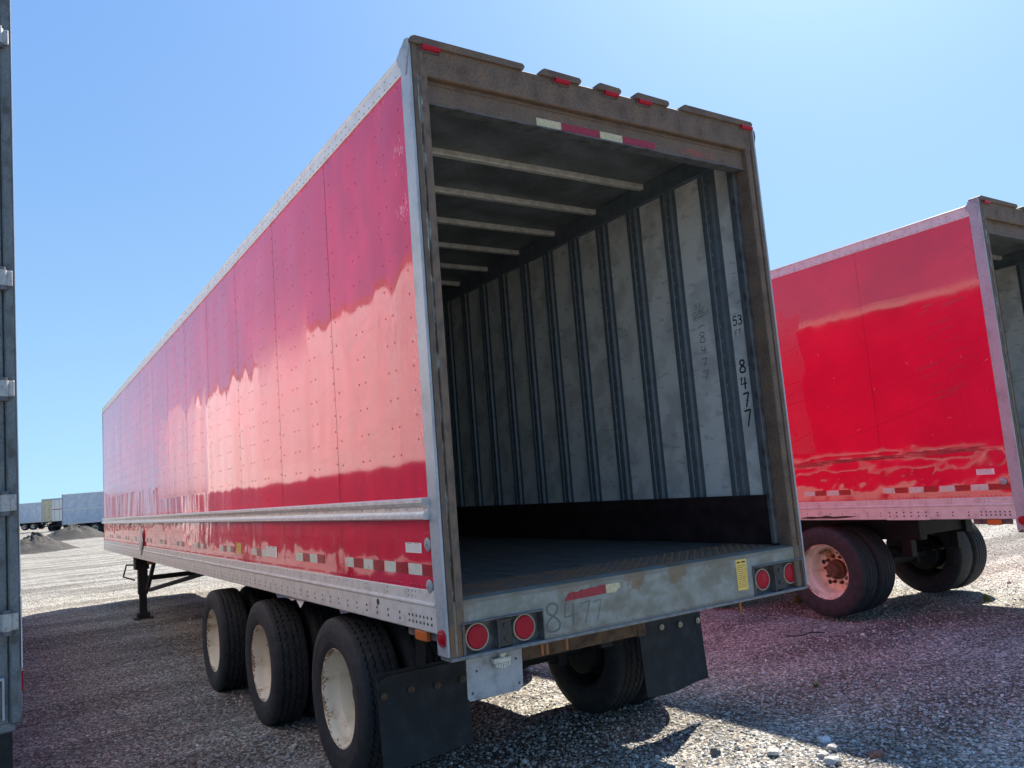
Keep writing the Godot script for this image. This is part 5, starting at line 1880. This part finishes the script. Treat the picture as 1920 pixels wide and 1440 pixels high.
func _ready() -> void:
	# ---------------- camera
	var cam := Camera3D.new()
	cam.name = "camera"
	cam.fov = 51.222
	cam.near = 0.05
	cam.far = 4000.0
	cam.rotation_order = EULER_ORDER_YXZ
	cam.rotation = Vector3(0.12488, -0.5698, -0.0783)
	cam.position = Vector3(-3.0574, 1.7306, 3.4806)
	add_child(cam)
	cam.current = true
	# ---------------- sky, exposure
	var we := WorldEnvironment.new()
	we.name = "world_environment"
	var env := Environment.new()
	env.background_mode = Environment.BG_SKY
	var sm := PanoramaSkyMaterial.new()
	sm.panorama = sky_panorama(SUN_DIR)
	var sky := Sky.new()
	sky.sky_material = sm
	env.sky = sky
	env.tonemap_mode = Environment.TONE_MAPPER_LINEAR
	env.tonemap_exposure = 2.55
	env.sdfgi_enabled = true
	env.ssao_enabled = true
	env.ssil_enabled = true
	we.environment = env
	add_child(we)
	# ---------------- sun
	var sun := DirectionalLight3D.new()
	sun.name = "sun"
	sun.light_energy = 1.5
	sun.light_color = Color(1.0, 0.968, 0.925)
	sun.light_angular_distance = 0.53
	sun.shadow_enabled = true
	add_child(sun)
	sun.look_at_from_position(Vector3.ZERO, -SUN_DIR)
	# ---------------- shared shapes
	rng.seed = 7
	wave_noise = noise(901, 1.0, 2)
	gnoise = noise(902, 1.0, 3)
	make_materials()
	mat("door_steel", lin(0.17, 0.195, 0.2), 0.6, 0.1, ramp_tex(51, 0.02, [[0.0, Color(0.6, 0.56, 0.52)], [0.4, Color(0.86, 0.86, 0.86)], [1.0, Color(1, 1, 1)]], 256, 5, 0.12), 1.5)
	mat("hinge_steel", lin(0.46, 0.47, 0.46), 0.5, 0.3, ramp_tex(52, 0.04, [[0.0, Color(0.55, 0.5, 0.45)], [0.35, Color(0.9, 0.9, 0.9)], [1.0, Color(1, 1, 1)]], 256, 5, 0.12), 4.0)
	var rv := MB.new()
	rv.lathe([Vector2(0, 0.0056), Vector2(0.0014, 0.0048), Vector2(0.0023, 0.003), Vector2(0.0027, 0.0)], 8, Vector3.ZERO, Basis(), 60.0)
	rivet_mesh = rv.mesh()
	make_wheel_meshes()
	print("shapes ", Time.get_ticks_msec())
	# ---------------- ground
	make_ground()
	print("ground ", Time.get_ticks_msec())
	# ---------------- trailers
	var a := thing("semi_trailer", "long red three-axle box trailer with open empty cargo bay and 8477 on its sill", "trailer", Vector3.ZERO, "red box trailers side by side")
	build_trailer(a, {"main": true, "kind": 0, "skin": M.red_skin, "rect": M["red_skin_rect"], "axles": [[-1.69, 0.467], [-3.52, 0.43], [-5.35, 0.395]]})
	var c := thing("semi_trailer", "red box trailer with pink-grey lower rail parked beyond the open three-axle one", "trailer", Vector3(5.995, 0.02, -0.25), "red box trailers side by side")
	build_trailer(c, {"main": false, "kind": 2, "skin": M.red_skin_other, "rect": M["red_skin_other_rect"], "axles": [[-2.25, 0.47], [-4.08, 0.45]]})
	var d := thing("semi_trailer", "grey steel corner post with door hinges of a trailer cut off by the photo's edge", "trailer", Vector3(-4.285, 0.0, 0.0))
	d.rotation.z = 0.0145
	neighbour(d)
	print("trailers ", Time.get_ticks_msec())
	# ---------------- far yard
	var dir := Vector3(0.85, 0, 0.53).normalized()
	var p1 := Vector3(1.75, 0, -88.1) - Vector3(-dir.z, 0, dir.x) * -1.3
	p1 = Vector3(1.75, 0, -88.1) + Vector3(0.53, 0, -0.85) * 1.3
	p1.y = ground_y(p1.x, p1.z)
	far_trailer("box_trailer", "grey-blue box trailer with pale side band behind the gravel heaps", p1, atan2(-dir.x, -dir.z), 14.0, M.far_grey, 1)
	var p2 := Vector3(2.05, 0, -114.0)
	p2.y = ground_y(p2.x, p2.z)
	far_trailer("box_trailer", "cream and white rear doors of a box trailer between two grey ones", p2, -0.5, 13.0, M.far_white, 2)
	var p3 := Vector3(2.2, 0, -138.2) + Vector3(0.53, 0, -0.85) * 1.3
	p3.y = ground_y(p3.x, p3.z)
	far_trailer("box_trailer", "most distant grey-blue box trailer beside the cream rear doors", p3, atan2(dir.x, dir.z), 14.0, M.far_grey, 0)
	var row := [[-9.5, -92.0, "white box trailer of the far row nearest the grey ones, screened by the hinged post"], [-15.0, -90.0, "white box trailer second along the far row, screened by the hinged post"], [-21.0, -88.5, "white box trailer third along the far row, screened by the hinged post"], [-28.0, -86.0, "white box trailer at the outer end of the far row, screened by the hinged post"]]
	for q in row:
		far_trailer("box_trailer", q[2], Vector3(q[0], ground_y(q[0], q[1]), q[1]), 0.18, 13.0, M.far_white, 2 if q[0] < -25.0 else 1)
	heap("gravel_heap", "tall dark gravel heap in front of the grey-blue trailer", Vector3(1.7, ground_y(1.7, -72.7) - 0.02, -72.7), 3.3, 3.0, 1.25, 61)
	heap("gravel_heap", "low dark gravel heap nearest the hinged corner post", Vector3(-1.8, ground_y(-1.8, -48.7) - 0.02, -48.7), 2.6, 2.4, 1.0, 62)
	small_things()
	make_stones(150000)
	print("done ", Time.get_ticks_msec())
